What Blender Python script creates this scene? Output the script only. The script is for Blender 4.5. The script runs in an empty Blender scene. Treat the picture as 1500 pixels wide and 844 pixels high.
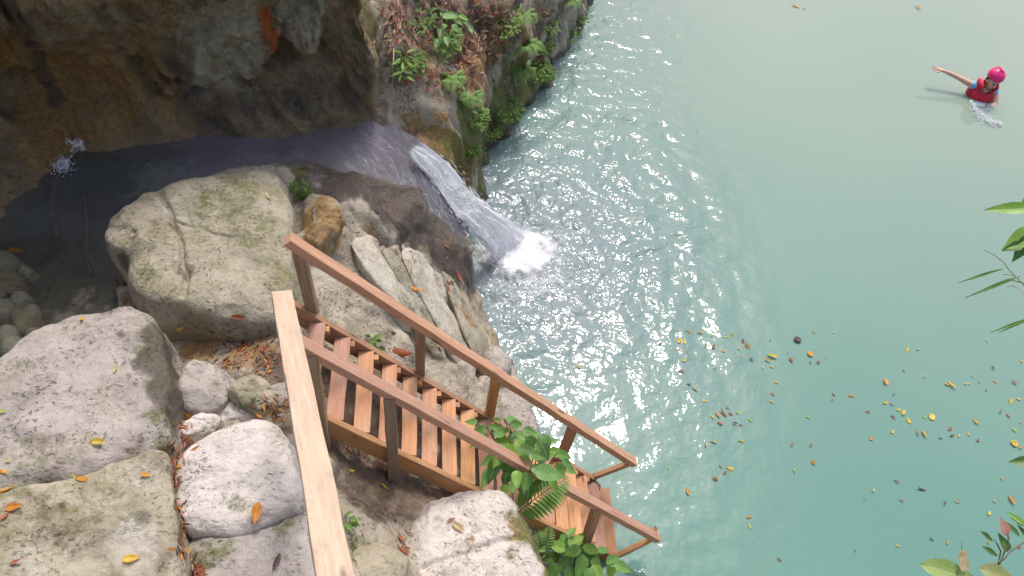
import bpy, bmesh, math, random
import numpy as np
from mathutils import Vector, Matrix
from mathutils.bvhtree import BVHTree
random.seed(7); RNG = np.random.default_rng(7)
SC = bpy.context.scene
COL = SC.collection
R = math.radians

# ------------------------------------------------------------------ camera
H = 7.2; PITCH = 0.9070245; ROLL = 0.1405652; FPX = 1190.3
_f = np.array([0, math.cos(PITCH), -math.sin(PITCH)]); _r0 = np.array([1., 0, 0]); _u0 = np.cross(_r0, _f)
RT = math.cos(ROLL)*_r0 + math.sin(ROLL)*_u0
UP = -math.sin(ROLL)*_r0 + math.cos(ROLL)*_u0
EYE = np.array([0, 0, H])
cd = bpy.data.cameras.new('camera'); cam = bpy.data.objects.new('camera', cd); COL.objects.link(cam)
cd.sensor_width = 36; cd.lens = FPX/1500*36; cd.clip_start = 0.05; cd.clip_end = 1000
m = Matrix.Identity(4)
for i in range(3):
    m[i][0] = RT[i]; m[i][1] = UP[i]; m[i][2] = -_f[i]; m[i][3] = EYE[i]
cam.matrix_world = m
SC.camera = cam

# ------------------------------------------------------------------ light
SUN_EL, SUN_AZ = R(60), R(3)          # azimuth from +Y towards +X
w = bpy.data.worlds.new('World'); SC.world = w; w.use_nodes = True
nt = w.node_tree; bg = nt.nodes['Background']
sky = nt.nodes.new('ShaderNodeTexSky'); sky.sky_type = 'NISHITA'; sky.sun_disc = False
sky.sun_elevation = SUN_EL; sky.sun_rotation = SUN_AZ
sky.air_density = 1.0; sky.dust_density = 5.0; sky.ozone_density = 1.0
nt.links.new(sky.outputs[0], bg.inputs[0]); bg.inputs[1].default_value = 0.15
sl = bpy.data.lights.new('sun', 'SUN'); sun = bpy.data.objects.new('sun', sl); COL.objects.link(sun)
sl.energy = 1.4; sl.angle = R(10); sl.color = (1.0, 0.96, 0.92)
sd = Vector((math.sin(SUN_AZ)*math.cos(SUN_EL), math.cos(SUN_AZ)*math.cos(SUN_EL), math.sin(SUN_EL)))
sun.rotation_euler = sd.to_track_quat('Z', 'Y').to_euler()
SC.view_settings.view_transform = 'Standard'; SC.view_settings.look = 'None'
SC.view_settings.exposure = 0.59; SC.view_settings.gamma = 1.0
SC.cycles.max_bounces = 8; SC.cycles.transparent_max_bounces = 12

# ------------------------------------------------------------------ helpers
def ray(px, py):
    return _f + RT*(px-750)/FPX + UP*(422-py)/FPX
def at(px, py, z):
    r = ray(px, py); return EYE + r*((z-H)/r[2])
def at_d(px, py, d):
    return EYE + ray(px, py)*d
def ats(L):
    return np.array([at(*p) for p in L])
def smooth(a, b, x):
    t = np.clip((x-a)/(b-a), 0, 1); return t*t*(3-2*t)
def _hash(i, j, k, seed):
    h = (i.astype(np.int64)*374761393 + j.astype(np.int64)*668265263 + k.astype(np.int64)*2147483647 + seed*1274126177) & 0xffffffff
    h = ((h ^ (h >> 13))*1274126177) & 0xffffffff
    h = h ^ (h >> 16)
    return (h & 0xffff)/65535.0
def vnoise(P, seed=0):
    P = np.asarray(P, float); I = np.floor(P); F = P-I; F = F*F*F*(F*(F*6-15)+10)
    i, j, k = I[..., 0], I[..., 1], I[..., 2]; out = 0
    for a in (0, 1):
        for b in (0, 1):
            for c in (0, 1):
                wgt = (F[..., 0] if a else 1-F[..., 0])*(F[..., 1] if b else 1-F[..., 1])*(F[..., 2] if c else 1-F[..., 2])
                out = out + wgt*_hash(i+a, j+b, k+c, seed)
    return out*2-1
def fbm(P, oct=4, seed=0, gain=.5, ridge=False):
    P = np.asarray(P, float); s = 0; a = 1; tot = 0
    for o in range(oct):
        n = vnoise(P*(2.03**o)+o*17.3, seed+o)
        s = s + a*(1-2*np.abs(n) if ridge else n); tot += a; a *= gain
    return s/tot
def xyz(x, y, z=0):
    return np.stack(np.broadcast_arrays(x, y, z), -1)
def catmull(P, n, closed=False):
    P = np.asarray(P, float); N = len(P)
    out = []
    seg = N if closed else N-1
    for t in np.linspace(0, seg, n, endpoint=not closed):
        i = min(int(t), seg-1); f = t-i
        g = (lambda k: P[k % N]) if closed else (lambda k: P[min(max(k, 0), N-1)])
        a, b, c, d = g(i-1), g(i), g(i+1), g(i+2)
        out.append(.5*((2*b)+(c-a)*f+(2*a-5*b+4*c-d)*f*f+(3*b-a-3*c+d)*f**3))
    return np.array(out)

def props(o, label=None, cat=None, group=None, kind=None):
    if label: o['label'] = label
    if cat: o['category'] = cat
    if group: o['group'] = group
    if kind: o['kind'] = kind
    return o
def mesh(name, V, F, mat=None, smoothed=True):
    me = bpy.data.meshes.new(name)
    me.from_pydata([tuple(v) for v in V], [], [tuple(f) for f in F]); me.update()
    if smoothed: me.polygons.foreach_set('use_smooth', [True]*len(me.polygons))
    if mat: me.materials.append(mat)
    return me
def link(name, me, parent=None, mw=None):
    o = bpy.data.objects.new(name, me); COL.objects.link(o)
    if parent is not None: o.parent = parent
    if mw is not None: o.matrix_local = mw
    return o
def empty(name, loc):
    o = bpy.data.objects.new(name, None); COL.objects.link(o); o.location = loc; o.empty_display_size = .1
    return o
def grid_faces(nu, nv, closed=False):
    """index grid [u*nv+v]"""
    uu = np.arange(nu if closed else nu-1)[:, None]; vv = np.arange(nv-1)[None, :]
    a = uu*nv+vv; b = ((uu+1) % nu)*nv+vv
    return np.stack([a, b, b+1, a+1], -1).reshape(-1, 4)
def fast_mesh(name, V, F, mat=None):
    me = bpy.data.meshes.new(name); V = np.asarray(V, np.float32); F = np.asarray(F, np.int32)
    me.vertices.add(len(V)); me.vertices.foreach_set('co', V.ravel())
    me.loops.add(F.size); me.loops.foreach_set('vertex_index', F.ravel())
    me.polygons.add(len(F)); me.polygons.foreach_set('loop_start', np.arange(0, F.size, F.shape[1], dtype=np.int32))
    me.polygons.foreach_set('use_smooth', np.ones(len(F), bool))
    me.update(calc_edges=True); me.validate()
    if mat: me.materials.append(mat)
    return me
def set_attr(me, name, vals):
    a = me.attributes.new(name, 'FLOAT', 'POINT'); a.data.foreach_set('value', np.asarray(vals, np.float32))
def tube(path, r0, r1, n=6):
    """tapered tube, returns V,F"""
    path = [Vector(p) for p in path]; V = []; F = []
    for i, p in enumerate(path):
        t = (path[min(i+1, len(path)-1)]-path[max(i-1, 0)]).normalized()
        a = t.orthogonal().normalized(); b = t.cross(a); r = r0+(r1-r0)*i/max(1, len(path)-1)
        for k in range(n):
            an = 2*math.pi*k/n; V.append(p+(a*math.cos(an)+b*math.sin(an))*r)
    for i in range(len(path)-1):
        for k in range(n):
            F.append((i*n+k, i*n+(k+1) % n, (i+1)*n+(k+1) % n, (i+1)*n+k))
    F.append(tuple(range(n-1, -1, -1))); F.append(tuple((len(path)-1)*n+k for k in range(n)))
    return V, F
def join(parts):
    V = []; F = []
    for v, f in parts:
        o = len(V); V += list(v); F += [tuple(i+o for i in g) for g in f]
    return V, F

# ------------------------------------------------------------------ materials
class N:
    """small node-tree builder"""
    def __init__(s, name):
        s.m = bpy.data.materials.new(name); s.m.use_nodes = True; s.t = s.m.node_tree
        s.b = s.t.nodes['Principled BSDF']; s.out = s.t.nodes['Material Output']
    def n(s, typ, **kw):
        nd = s.t.nodes.new('ShaderNode'+typ)
        for k, v in kw.items():
            if k.startswith('i_'):
                key = k[2:]; key = int(key) if key.isdigit() else key.replace('_', ' ')
                s.set(nd.inputs[key], v)
            else: setattr(nd, k, v)
        return nd
    def set(s, inp, v):
        if isinstance(v, bpy.types.NodeSocket): s.t.links.new(v, inp)
        else:
            if inp.type == 'RGBA' and len(v) == 3: v = (*v, 1)
            inp.default_value = v
    def noise(s, vec, scale, detail=4, rough=.55, dist=0):
        return s.n('TexNoise', i_Vector=vec, i_Scale=scale, i_Detail=detail, i_Roughness=rough, i_Distortion=dist).outputs[0]
    def voro(s, vec, scale, feature='F1', out=0):
        return s.n('TexVoronoi', feature=feature, i_Vector=vec, i_Scale=scale).outputs[out]
    def map(s, v, a, b, c=0., d=1.):
        nd = s.n('MapRange', interpolation_type='SMOOTHSTEP'); s.set(nd.inputs[0], v)
        for k, x in enumerate((a, b, c, d)): s.set(nd.inputs[k+1], x)
        return nd.outputs[0]
    def mix(s, f, a, b, blend='MIX'):
        nd = s.n('Mix', data_type='RGBA', blend_type=blend); s.set(nd.inputs[0], f); s.set(nd.inputs[6], a); s.set(nd.inputs[7], b)
        return nd.outputs[2]
    def math(s, op, a, b=0., clamp=False):
        nd = s.n('Math', operation=op, use_clamp=clamp); s.set(nd.inputs[0], a); s.set(nd.inputs[1], b)
        return nd.outputs[0]
    def obj(s): return s.n('TexCoord').outputs['Object']
    def attr(s, name): return s.n('Attribute', attribute_name=name).outputs['Fac']
    def scaled(s, vec, sc, rot=(0, 0, 0)):
        return s.n('Mapping', i_Vector=vec, i_Scale=sc, i_Rotation=rot).outputs[0]
    def bump(s, h, dist, strength=1., normal=None):
        nd = s.n('Bump', i_Height=h, i_Distance=dist, i_Strength=strength)
        if normal is not None: s.set(nd.inputs['Normal'], normal)
        return nd.outputs[0]

def rock_mat(name, c1, c2, speck=.7, speckc=(.10, .085, .07), bumpd=.02, rough=.85, lichen=.35, palec=((.52, .485, .43), (.40, .37, .30))):
    s = N(name); v = s.obj()
    big = s.noise(v, 1.3, 3, .6); mid = s.noise(v, 5, 8, .68); fine = s.noise(v, 30, 6, .7)
    col = s.mix(s.map(mid, .3, .7), c1, c2)
    col = s.mix(s.math('MULTIPLY', s.map(big, .42, .72), .55), col, tuple(x*.62 for x in c2))
    col = s.mix(s.math('MULTIPLY', s.map(fine, .35, .75), .35), col, tuple(min(1, x*1.25) for x in c1))
    blotch = s.map(s.noise(v, 3.4, 7, .72, .5), .52, .64)
    col = s.mix(s.math('MULTIPLY', blotch, .5), col, tuple(x*.5 for x in c2))
    film = s.math('MULTIPLY', s.map(s.noise(v, 2.1, 6, .7, .3), .5, .68), lichen)
    col = s.mix(film, col, s.mix(s.map(s.noise(v, 14, 5, .7), .35, .65), (.30, .27, .12), (.24, .21, .13)))
    # pits and lichen specks
    wv = s.n('VectorMath', operation='ADD', i_0=v, i_1=s.n('TexNoise', i_Vector=v, i_Scale=6., i_Detail=4.).outputs[1]).outputs[0]
    sp = s.noise(s.scaled(v, (1, 1.7, 1), (0, 0, .5)), 24, 3, .5)
    spm = s.math('MULTIPLY', s.map(sp, .62, .68), s.map(s.noise(v, 2.6, 4, .65), .40, .62))
    sp2 = s.math('MULTIPLY', s.map(s.noise(v, 42, 3, .6), .42, .32), s.map(s.noise(v, 3.7, 2), .40, .6))
    spk = s.math('MULTIPLY', s.math('MAXIMUM', spm, sp2), speck, True)
    col = s.mix(spk, col, speckc)
    # painted surface stains: earth, ochre, moss, wet
    def stain(attr, sc, c_a, c_b, gain=1.0):
        nonlocal col
        nn = s.math('ADD', s.math('MULTIPLY', s.noise(v, sc, 6, .7), .55), s.math('MULTIPLY', s.noise(v, sc*4.3, 4, .7), .45))
        a = s.attr(attr)
        f = s.math('MULTIPLY', s.map(s.math('ADD', a, s.math('MULTIPLY', s.math('SUBTRACT', nn, .5), 1.7)), .30, .70), s.map(a, .0, .18))
        f = s.math('MULTIPLY', f, gain)
        col = s.mix(f, col, s.mix(s.map(s.noise(v, sc*4, 5, .7), .35, .65), c_a, c_b))
        return f
    stain('earth', 4, (.20, .145, .10), (.11, .08, .06))
    stain('ochre', 6, (.34, .19, .055), (.19, .115, .045), .9)
    stain('rust', 5, (.42, .11, .02), (.30, .08, .02), .97)
    stain('pale', 4, *palec, .9)
    mossf = stain('moss', 9, (.085, .105, .022), (.16, .15, .05), .92)
    wv2 = s.attr('wet')
    wetf = s.map(s.math('ADD', wv2, s.math('MULTIPLY', s.math('SUBTRACT', s.noise(v, 5, 5, .6), .5), .7)), .3, .7)
    wetf = s.math('MULTIPLY', wetf, s.map(wv2, 0., .2))
    col = s.mix(wetf, col, s.mix(.72, col, (.060, .046, .040), 'MIX'))
    s.set(s.b.inputs['Base Color'], col)
    s.set(s.b.inputs['Roughness'], s.math('SUBTRACT', rough, s.math('MULTIPLY', wetf, .5)))
    s.b.inputs['Specular IOR Level'].default_value = .4
    h = s.math('ADD', s.math('MULTIPLY', mid, .9), s.math('MULTIPLY', fine, .35))
    h = s.math('SUBTRACT', h, s.math('MULTIPLY', spk, .45))
    s.set(s.b.inputs['Normal'], s.bump(h, bumpd*2.2, .9))
    return s.m

def simple(name, col, rough=.6, var=.25, scale=12, spec=.4):
    s = N(name); v = s.obj()
    c = s.mix(s.map(s.noise(v, scale, 5, .65), .3, .7), tuple(x*(1-var) for x in col), tuple(min(1, x*(1+var)) for x in col))
    s.set(s.b.inputs['Base Color'], c); s.b.inputs['Roughness'].default_value = rough
    s.b.inputs['Specular IOR Level'].default_value = spec
    s.set(s.b.inputs['Normal'], s.bump(s.noise(v, scale*3, 4), .004, .6))
    return s.m

def wood_mat(name, c1, c2, weather=0.3):
    s = N(name); v = s.obj(); rnd = s.n('ObjectInfo').outputs['Random']
    off = s.n('CombineXYZ', i_0=s.math('MULTIPLY', rnd, 37.), i_1=s.math('MULTIPLY', rnd, 11.)).outputs[0]
    vv = s.n('VectorMath', operation='ADD', i_0=v, i_1=off).outputs[0]
    g = s.noise(s.scaled(vv, (1.6, 26, 26)), 1.6, 6, .65, .4)
    g2 = s.noise(s.scaled(vv, (4, 130, 130)), 1.0, 3, .7)
    blot = s.noise(vv, 4.5, 5, .6)
    col = s.mix(s.map(g, .3, .7), c1, c2)
    col = s.mix(s.math('MULTIPLY', s.map(g2, .5, .75), .45), col, tuple(x*.5 for x in c2))
    col = s.mix(s.math('MULTIPLY', s.map(blot, .46, .7), weather), col, (.42, .33, .26))
    col = s.mix(s.math('MULTIPLY', s.map(s.noise(vv, 9, 6, .7), .56, .72), .4), col, tuple(x*.45 for x in c2))
    # soaked and stained near the water
    gz = s.n('SeparateXYZ', i_0=s.n('NewGeometry').outputs['Position']).outputs[2]
    wetf = s.map(s.math('ADD', gz, s.math('MULTIPLY', s.math('SUBTRACT', blot, .5), .7)), .42, .0)
    col = s.mix(s.math('MULTIPLY', wetf, .75), col, tuple(x*.42 for x in c2))
    # knots
    kn = s.voro(s.scaled(vv, (2.2, 9, 9)), 1.0)
    col = s.mix(s.math('MULTIPLY', s.map(kn, .16, .06), .75), col, (.09, .04, .02))
    hs = s.n('HueSaturation', i_Color=col, i_Hue=s.math('ADD', .488, s.math('MULTIPLY', rnd, .024)), i_Value=s.math('ADD', .78, s.math('MULTIPLY', rnd, .42)), i_Saturation=s.math('ADD', .85, s.math('MULTIPLY', rnd, .25)))
    s.set(s.b.inputs['Base Color'], hs.outputs[0]); s.b.inputs['Roughness'].default_value = .68
    s.b.inputs['Specular IOR Level'].default_value = .3
    s.set(s.b.inputs['Normal'], s.bump(s.math('ADD', g, s.math('MULTIPLY', g2, .6)), .004, .7))
    return s.m

def leaf_mat(name, c1, c2, vein=(.25, .38, .10), rough=.42, trans=.3, rot=0.):
    s = N(name); uv = s.n('UVMap').outputs[0]; rnd = s.n('ObjectInfo').outputs['Random']
    sep = s.n('SeparateXYZ', i_0=uv); u, vv = sep.outputs[0], sep.outputs[1]
    av = s.math('ABSOLUTE', s.math('SUBTRACT', vv, .5))
    col = s.mix(rnd, c1, c2)
    col = s.mix(s.math('MULTIPLY', s.map(s.noise(s.obj(), 30, 4, .6), .4, .7), .35), col, tuple(x*.55 for x in c1))
    if rot: col = s.mix(s.math('MULTIPLY', s.map(s.n('TexNoise', noise_dimensions='4D', i_Vector=uv, i_W=s.math('MULTIPLY', rnd, 50.), i_Scale=2.6, i_Detail=4.).outputs[0], .50, .62), rot), col, (.20, .085, .03))
    mid = s.map(av, .06, .02)
    side = s.math('SINE', s.math('MULTIPLY', s.math('SUBTRACT', u, s.math('MULTIPLY', av, .55)), 44.))
    side = s.math('MULTIPLY', s.map(side, .80, .97), .45)
    f = s.math('MULTIPLY', s.math('MAXIMUM', mid, side), .6)
    col = s.mix(f, col, vein)
    s.set(s.b.inputs['Base Color'], col); s.b.inputs['Roughness'].default_value = rough
    tr = s.n('BsdfTranslucent', i_Color=s.mix(1., col, (1.3, 1.35, .6), 'MULTIPLY'))
    mx = s.n('MixShader', i_0=trans); s.t.links.new(s.b.outputs[0], mx.inputs[1]); s.t.links.new(tr.outputs[0], mx.inputs[2])
    s.t.links.new(mx.outputs[0], s.out.inputs[0])
    s.set(s.b.inputs['Normal'], s.bump(f, -.004, .5))
    return s.m

M = {}
M['ledge'] = rock_mat('ledge_rock', (.48, .42, .335), (.31, .265, .20), .7)
M['pale_rock'] = rock_mat('pale_rock', (.43, .385, .35), (.32, .28, .245), .65, (.12, .10, .075), lichen=.4)
M['white_rock'] = rock_mat('white_rock', (.62, .565, .525), (.52, .47, .415), .6, (.20, .17, .12), lichen=.25)
M['step_rock'] = rock_mat('step_rock', (.56, .51, .43), (.45, .40, .31), .6, (.18, .15, .10), lichen=.45)
M['mossy_rock'] = rock_mat('mossy_rock', (.42, .375, .29), (.29, .26, .175), .6, (.11, .09, .055), lichen=.6)
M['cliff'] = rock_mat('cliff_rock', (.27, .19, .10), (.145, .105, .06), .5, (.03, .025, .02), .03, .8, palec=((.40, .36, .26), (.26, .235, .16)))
M['bank'] = rock_mat('bank_rock', (.40, .32, .22), (.25, .19, .12), .5, (.07, .055, .04), .03)
M['wood'] = wood_mat('stair_wood', (.50, .275, .13), (.36, .18, .08), .25)
M['tread'] = wood_mat('tread_wood', (.56, .30, .175), (.43, .205, .11), .5)
M['rail'] = wood_mat('rail_wood', (.64, .365, .20), (.50, .26, .13), .12)
M['beam'] = wood_mat('pale_beam_wood', (.66, .50, .34), (.56, .40, .25), .3)
M['greyed'] = wood_mat('weathered_post_wood', (.33, .24, .155), (.22, .15, .095), .2)
M['leaf'] = leaf_mat('green_leaf', (.10, .24, .055), (.19, .36, .10))
M['leaf_bright'] = leaf_mat('bright_leaf', (.17, .34, .05), (.26, .44, .08), (.32, .48, .12))
M['leaf_dark'] = leaf_mat('dark_leaf', (.05, .12, .035), (.09, .18, .05))
M['fern'] = leaf_mat('fern_leaf', (.13, .26, .05), (.21, .36, .08), (.2, .34, .08), .55)
M['moss_plant'] = leaf_mat('moss_leaf', (.10, .19, .03), (.16, .27, .05), (.2, .3, .08), .6)
M['yellow'] = leaf_mat('yellow_leaf', (.70, .46, .03), (.74, .56, .10), (.75, .62, .2), .5, rot=.38)
M['orange'] = leaf_mat('orange_leaf', (.62, .24, .03), (.70, .34, .05), (.7, .42, .1), .5, rot=.38)
M['red'] = leaf_mat('russet_leaf', (.36, .10, .045), (.45, .16, .07), (.42, .2, .1), .55, rot=.38)
M['brown'] = leaf_mat('brown_leaf', (.22, .10, .05), (.30, .15, .08), (.32, .2, .12), .6, .1)
M['darkleaf'] = leaf_mat('blackened_leaf', (.06, .03, .035), (.10, .05, .04), (.1, .06, .05), .5, .05)
M['lime'] = leaf_mat('lime_leaf', (.42, .50, .06), (.52, .60, .12), (.55, .62, .2), .5, rot=.38)
M['buff'] = leaf_mat('buff_leaf', (.55, .42, .24), (.62, .52, .34), (.6, .5, .35), .6, rot=.38)
M['litter'] = leaf_mat('litter_leaf', (.30, .13, .09), (.42, .22, .16), (.4, .25, .18), .6, .1)
M['stem'] = simple('stem_bark', (.13, .12, .05), .7)
M['twig'] = simple('twig_bark', (.17, .12, .08), .8)
M['root'] = simple('hanging_root_bark', (.36, .30, .22), .8)

# pool water: turbid teal body, clear sky-reflecting surface
def pool_mat():
    s = N('pool_water'); v = s.obj()
    shallow = s.attr('shallow')
    col = s.mix(s.map(s.noise(v, .35, 3, .5), .3, .7), (.098, .218, .186), (.108, .232, .196))
    col = s.mix(shallow, col, (.245, .300, .245))  # pale far water: shallows together with haze and sky reflection painted in
    col = s.mix(s.attr('aerated_sheen'), col, (.172, .225, .238))  # bubbles by the fall, plus reflected sky painted grey-blue over the fan
    s.set(s.b.inputs['Base Color'], col)
    s.b.inputs['Roughness'].default_value = .06; s.b.inputs['IOR'].default_value = 1.33
    ch = s.attr('chop')
    n1 = s.noise(v, 7, 2, .4, .3); n2 = s.noise(v, 20, 1, .4, .2)
    h = s.math('MULTIPLY', s.math('ADD', s.math('MULTIPLY', n1, .9), s.math('MULTIPLY', n2, .22)), ch)
    s.set(s.b.inputs['Normal'], s.bump(h, .034, 1.))
    return s.m
M['pool'] = pool_mat()
def stream_mat():
    s = N('stream_water'); v = s.obj()
    tr = s.n('BsdfTransparent', i_Color=(.74, .78, .76)); df = s.n('BsdfDiffuse', i_Color=s.mix(s.map(s.attr('chop'), .12, .30), (.165, .18, .185), (.25, .222, .268))); gl = s.n('BsdfGlossy', i_Color=(1, 1, 1), i_Roughness=.26)  # violet grey of the flow is reflected sky painted into the diffuse colour
    h = s.noise(s.scaled(v, (1, 1, 1)), 9, 4, .6, .8)
    bp = s.bump(s.math('MULTIPLY', h, s.attr('chop')), .05)
    s.set(gl.inputs['Normal'], bp)
    body = s.n('MixShader', i_0=s.math('ADD', .05, s.math('MULTIPLY', s.attr('murk_sheen'), .72)), i_1=tr.outputs[0], i_2=df.outputs[0])
    fr = s.n('Fresnel', i_IOR=1.16, i_Normal=bp)
    mx = s.n('MixShader', i_0=fr.outputs[0], i_1=body.outputs[0], i_2=gl.outputs[0])
    s.t.links.new(mx.outputs[0], s.out.inputs[0])
    return s.m
M['stream'] = stream_mat()
def foam_mat(name, along=(1, 1, 1), lo=.42, hi=.6, sc=10, col=(.95, .95, .97), thru=.22):
    s = N(name); uv = s.n('UVMap').outputs[0]
    nz = s.noise(s.scaled(uv, along), sc, 6, .7, .3); nf = s.noise(s.scaled(uv, tuple(x*3.1 for x in along)), sc, 3, .6)
    nz = s.math('ADD', s.math('MULTIPLY', nz, .65), s.math('MULTIPLY', nf, .35))
    a = s.map(s.math('ADD', nz, s.math('SUBTRACT', s.attr('dens'), .5)), lo, hi)
    s.set(s.b.inputs['Base Color'], col); s.b.inputs['Roughness'].default_value = .4
    s.set(s.b.inputs['Normal'], s.bump(nz, .02, .5))
    tl = s.n('BsdfTranslucent', i_Color=col); tp = s.n('BsdfTransparent', i_Color=(1, 1, 1))
    body = s.n('MixShader', i_0=thru, i_1=s.b.outputs[0], i_2=tl.outputs[0])
    mx = s.n('MixShader', i_0=a, i_1=tp.outputs[0], i_2=body.outputs[0]); s.t.links.new(mx.outputs[0], s.out.inputs[0])
    return s.m
M['fall'] = foam_mat('falling_water', (4.2, 15, 1), .36, .60, 1.)
M['foam'] = foam_mat('plunge_foam', (1, 1, 1), .40, .88, 13., col=(.86, .87, .9), thru=.2)
M['drop'] = simple('water_droplet', (.88, .9, .93), .3, .03)

# ------------------------------------------------------------------ terrain (rock ledge, stream bed, bank)
CP = [
 # murky pool and stream bed
 (-200,420,2.0),(0,300,2.02),(40,400,1.85),(100,350,1.8),(150,400,1.9),(100,280,1.9),(10,470,2.0),(-10,520,2.15),(60,460,1.95),
 (150,230,1.98),(250,205,1.98),(350,195,1.95),(450,185,1.88),(520,200,1.80),(570,222,1.58),(610,248,1.36),(650,285,1.08),(685,325,.72),
 # far bank of the stream
 (20,262,2.3),(75,225,2.35),(200,190,2.3),(300,174,2.26),(400,164,2.2),(490,155,2.15),(560,172,2.08),(615,200,1.85),(655,235,1.5),(690,275,1.0),(703,300,.5),
 (600,165,2.25),(640,190,1.9),(680,215,1.5),(700,240,1.0),(706,262,.55),
 # upper bank
 (560,120,2.55),(560,60,2.6),(560,0,2.7),(560,-80,2.9),(600,130,2.2),(650,150,1.75),(690,180,1.3),(700,160,1.3),(640,100,1.95),(600,60,2.25),(660,20,2.05),
 (720,80,1.45),(700,120,1.45),(740,125,1.05),(770,85,1.0),(730,165,.75),(706,200,.8),(780,40,1.15),(750,0,1.55),(820,30,.95),(840,0,.9),(800,-40,1.4),(860,-60,1.1),(700,-60,2.2),
 (800,80,.65),(770,125,.55),(640,60,1.95),(690,60,1.7),
 # rock between chute and stairs
 (300,246,2.2),(350,240,2.12),(430,232,2.06),(500,252,1.95),(560,275,1.9),(620,305,1.5),(660,335,1.12),(682,347,.82),(470,212,1.93),
 (450,280,2.35),(430,330,2.4),(480,310,2.5),(500,345,2.35),(540,345,2.15),(600,370,1.62),(640,380,1.3),(665,385,.95),(650,350,1.05),(688,344,.80),(676,352,.82),(690,420,.55),(700,465,.45),
 (640,450,1.2),(600,440,1.5),(560,430,1.85),(480,420,2.35),(450,460,2.55),(540,480,1.95),(600,520,1.62),(660,520,1.12),(700,520,.75),(725,550,.5),(680,575,1.0),(640,575,1.25),(720,600,.75),(765,620,.3),
 # landing
 (400,500,2.72),(320,500,2.7),(230,450,2.65),(280,480,2.66),(330,560,2.86),(390,580,2.84),(250,600,2.86),(250,640,2.9),(300,610,2.87),(430,540,2.65),
 # below the stairs
 (480,560,2.25),(500,640,2.15),(565,690,1.92),(540,720,2.05),(620,700,1.72),(680,690,1.4),(740,700,.85),(760,760,.45),(780,800,.25),(600,760,1.95),(520,800,2.4),(470,700,2.5),(450,640,2.6),(430,760,2.75),(560,844,2.3),(700,800,1.3),(790,840,.3),
 # under the left boulders
 (100,550,3.0),(60,620,3.0),(200,560,3.0),(160,500,2.97),(100,760,3.1),(0,650,3.03),(0,844,3.15),(200,800,3.05),(300,844,2.93),(400,844,2.93),(350,700,3.0),(300,690,3.0),(400,680,2.98),(350,750,3.0),(-200,600,3.0),(-300,844,3.3),(-120,700,3.05),
 (110,700,3.06),(200,672,3.05),(256,740,3.0),(262,800,3.0),(320,782,2.97),(430,745,2.97),
 (240,330,2.5),(330,320,2.6),(390,300,2.6),(330,420,2.62),(250,410,2.55),
]
cpw = ats(CP)
extra = np.array([(-6,-2,4.8),(-3,-.5,4.3),(-2,.2,3.9),(-1,.3,3.7),(0,-.2,4.6),(0,-2,5.2),(2,-.6,4.9),(2.6,.1,4.6),(4,-1,4.9),(4,-3,5.2),(-7,1,4.2),(-8,4,3.2),(-9,7,3),(-6,9,4),(-3,9.5,4.2),(-2,12,3.8),(-.5,14,2.5),(1.2,1.2,1.5),(3,.8,1.),(-4,14,4.5),(-9,13,4.5),(7,-1,3.5),(7,-3,4.5)])
cpw = np.vstack([cpw, extra])
D = np.linalg.norm(cpw[:, None, :2]-cpw[None, :, :2], axis=-1)
WR = np.linalg.solve(D+np.eye(len(cpw))*.004*-1, cpw[:, 2]-2.0)
SHORE = ats([(p[0], p[1], 0) for p in [(905,-260),(880,-60),(866,0),(852,22),(856,42),(838,66),(806,98),(806,116),(788,142),(760,172),(738,198),(709,218),(711,268),(705,292),(690,330),(676,348),(682,378),(692,408),(704,452),(722,492),(742,520),(762,556),(788,600),(794,640),(800,690),(786,750),(800,800),(820,850),(850,900)]])[:, :2]
SHORE = np.vstack([SHORE, [(1.6, 1.9), (3, 1.3), (5, .9), (9, .4), (9, -5), (-11, -5), (-11, 16), (.8, 16)]])
def shore_dist(P):
    A = SHORE; B = np.roll(SHORE, -1, 0)
    d = np.full(len(P), 1e9); inside = np.zeros(len(P), bool)
    for a, b in zip(A, B):
        ab = b-a; t = np.clip(((P-a)@ab)/(ab@ab), 0, 1)
        d = np.minimum(d, np.linalg.norm(P-(a+t[:, None]*ab), axis=1))
        c = ((a[1] > P[:, 1]) != (b[1] > P[:, 1])); 
        if a[1] != b[1]:
            c &= P[:, 0] < (b[0]-a[0])*(P[:, 1]-a[1])/(b[1]-a[1])+a[0]
            inside ^= c
    return np.where(inside, d, -d)
def poly_dist(P, L):
    """distance to open polyline, signed side, param"""
    d = np.full(len(P), 1e9); side = np.zeros(len(P))
    for a, b in zip(L[:-1], L[1:]):
        ab = b-a; t = np.clip(((P-a)@ab)/(ab@ab), 0, 1); v = P-(a+t[:, None]*ab)
        dd = np.linalg.norm(v, axis=1); s = np.sign(ab[0]*v[:, 1]-ab[1]*v[:, 0])
        k = dd < d; d[k] = dd[k]; side[k] = s[k]
    return d, side
FAULTS = [  # carved steps: polyline (px,py,z), drop, ramp, reach along either side
 ([(498,322,2.4),(520,365,2.3),(545,410,2.1),(580,470,1.9)], .24, .03, .35),
 ([(536,330,2.2),(565,385,1.9),(600,430,1.7),(632,480,1.5)], .23, .03, .30),
 ([(566,350,1.9),(600,400,1.7),(640,465,1.4),(672,520,1.1)], .21, .03, .28),
 ([(588,360,1.75),(625,420,1.5),(665,480,1.2),(705,545,.8)], .19, .03, .26),
 ([(640,392,1.3),(668,440,1.),(690,490,.8),(715,530,.6)], .14, .03, .2),
]
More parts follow.
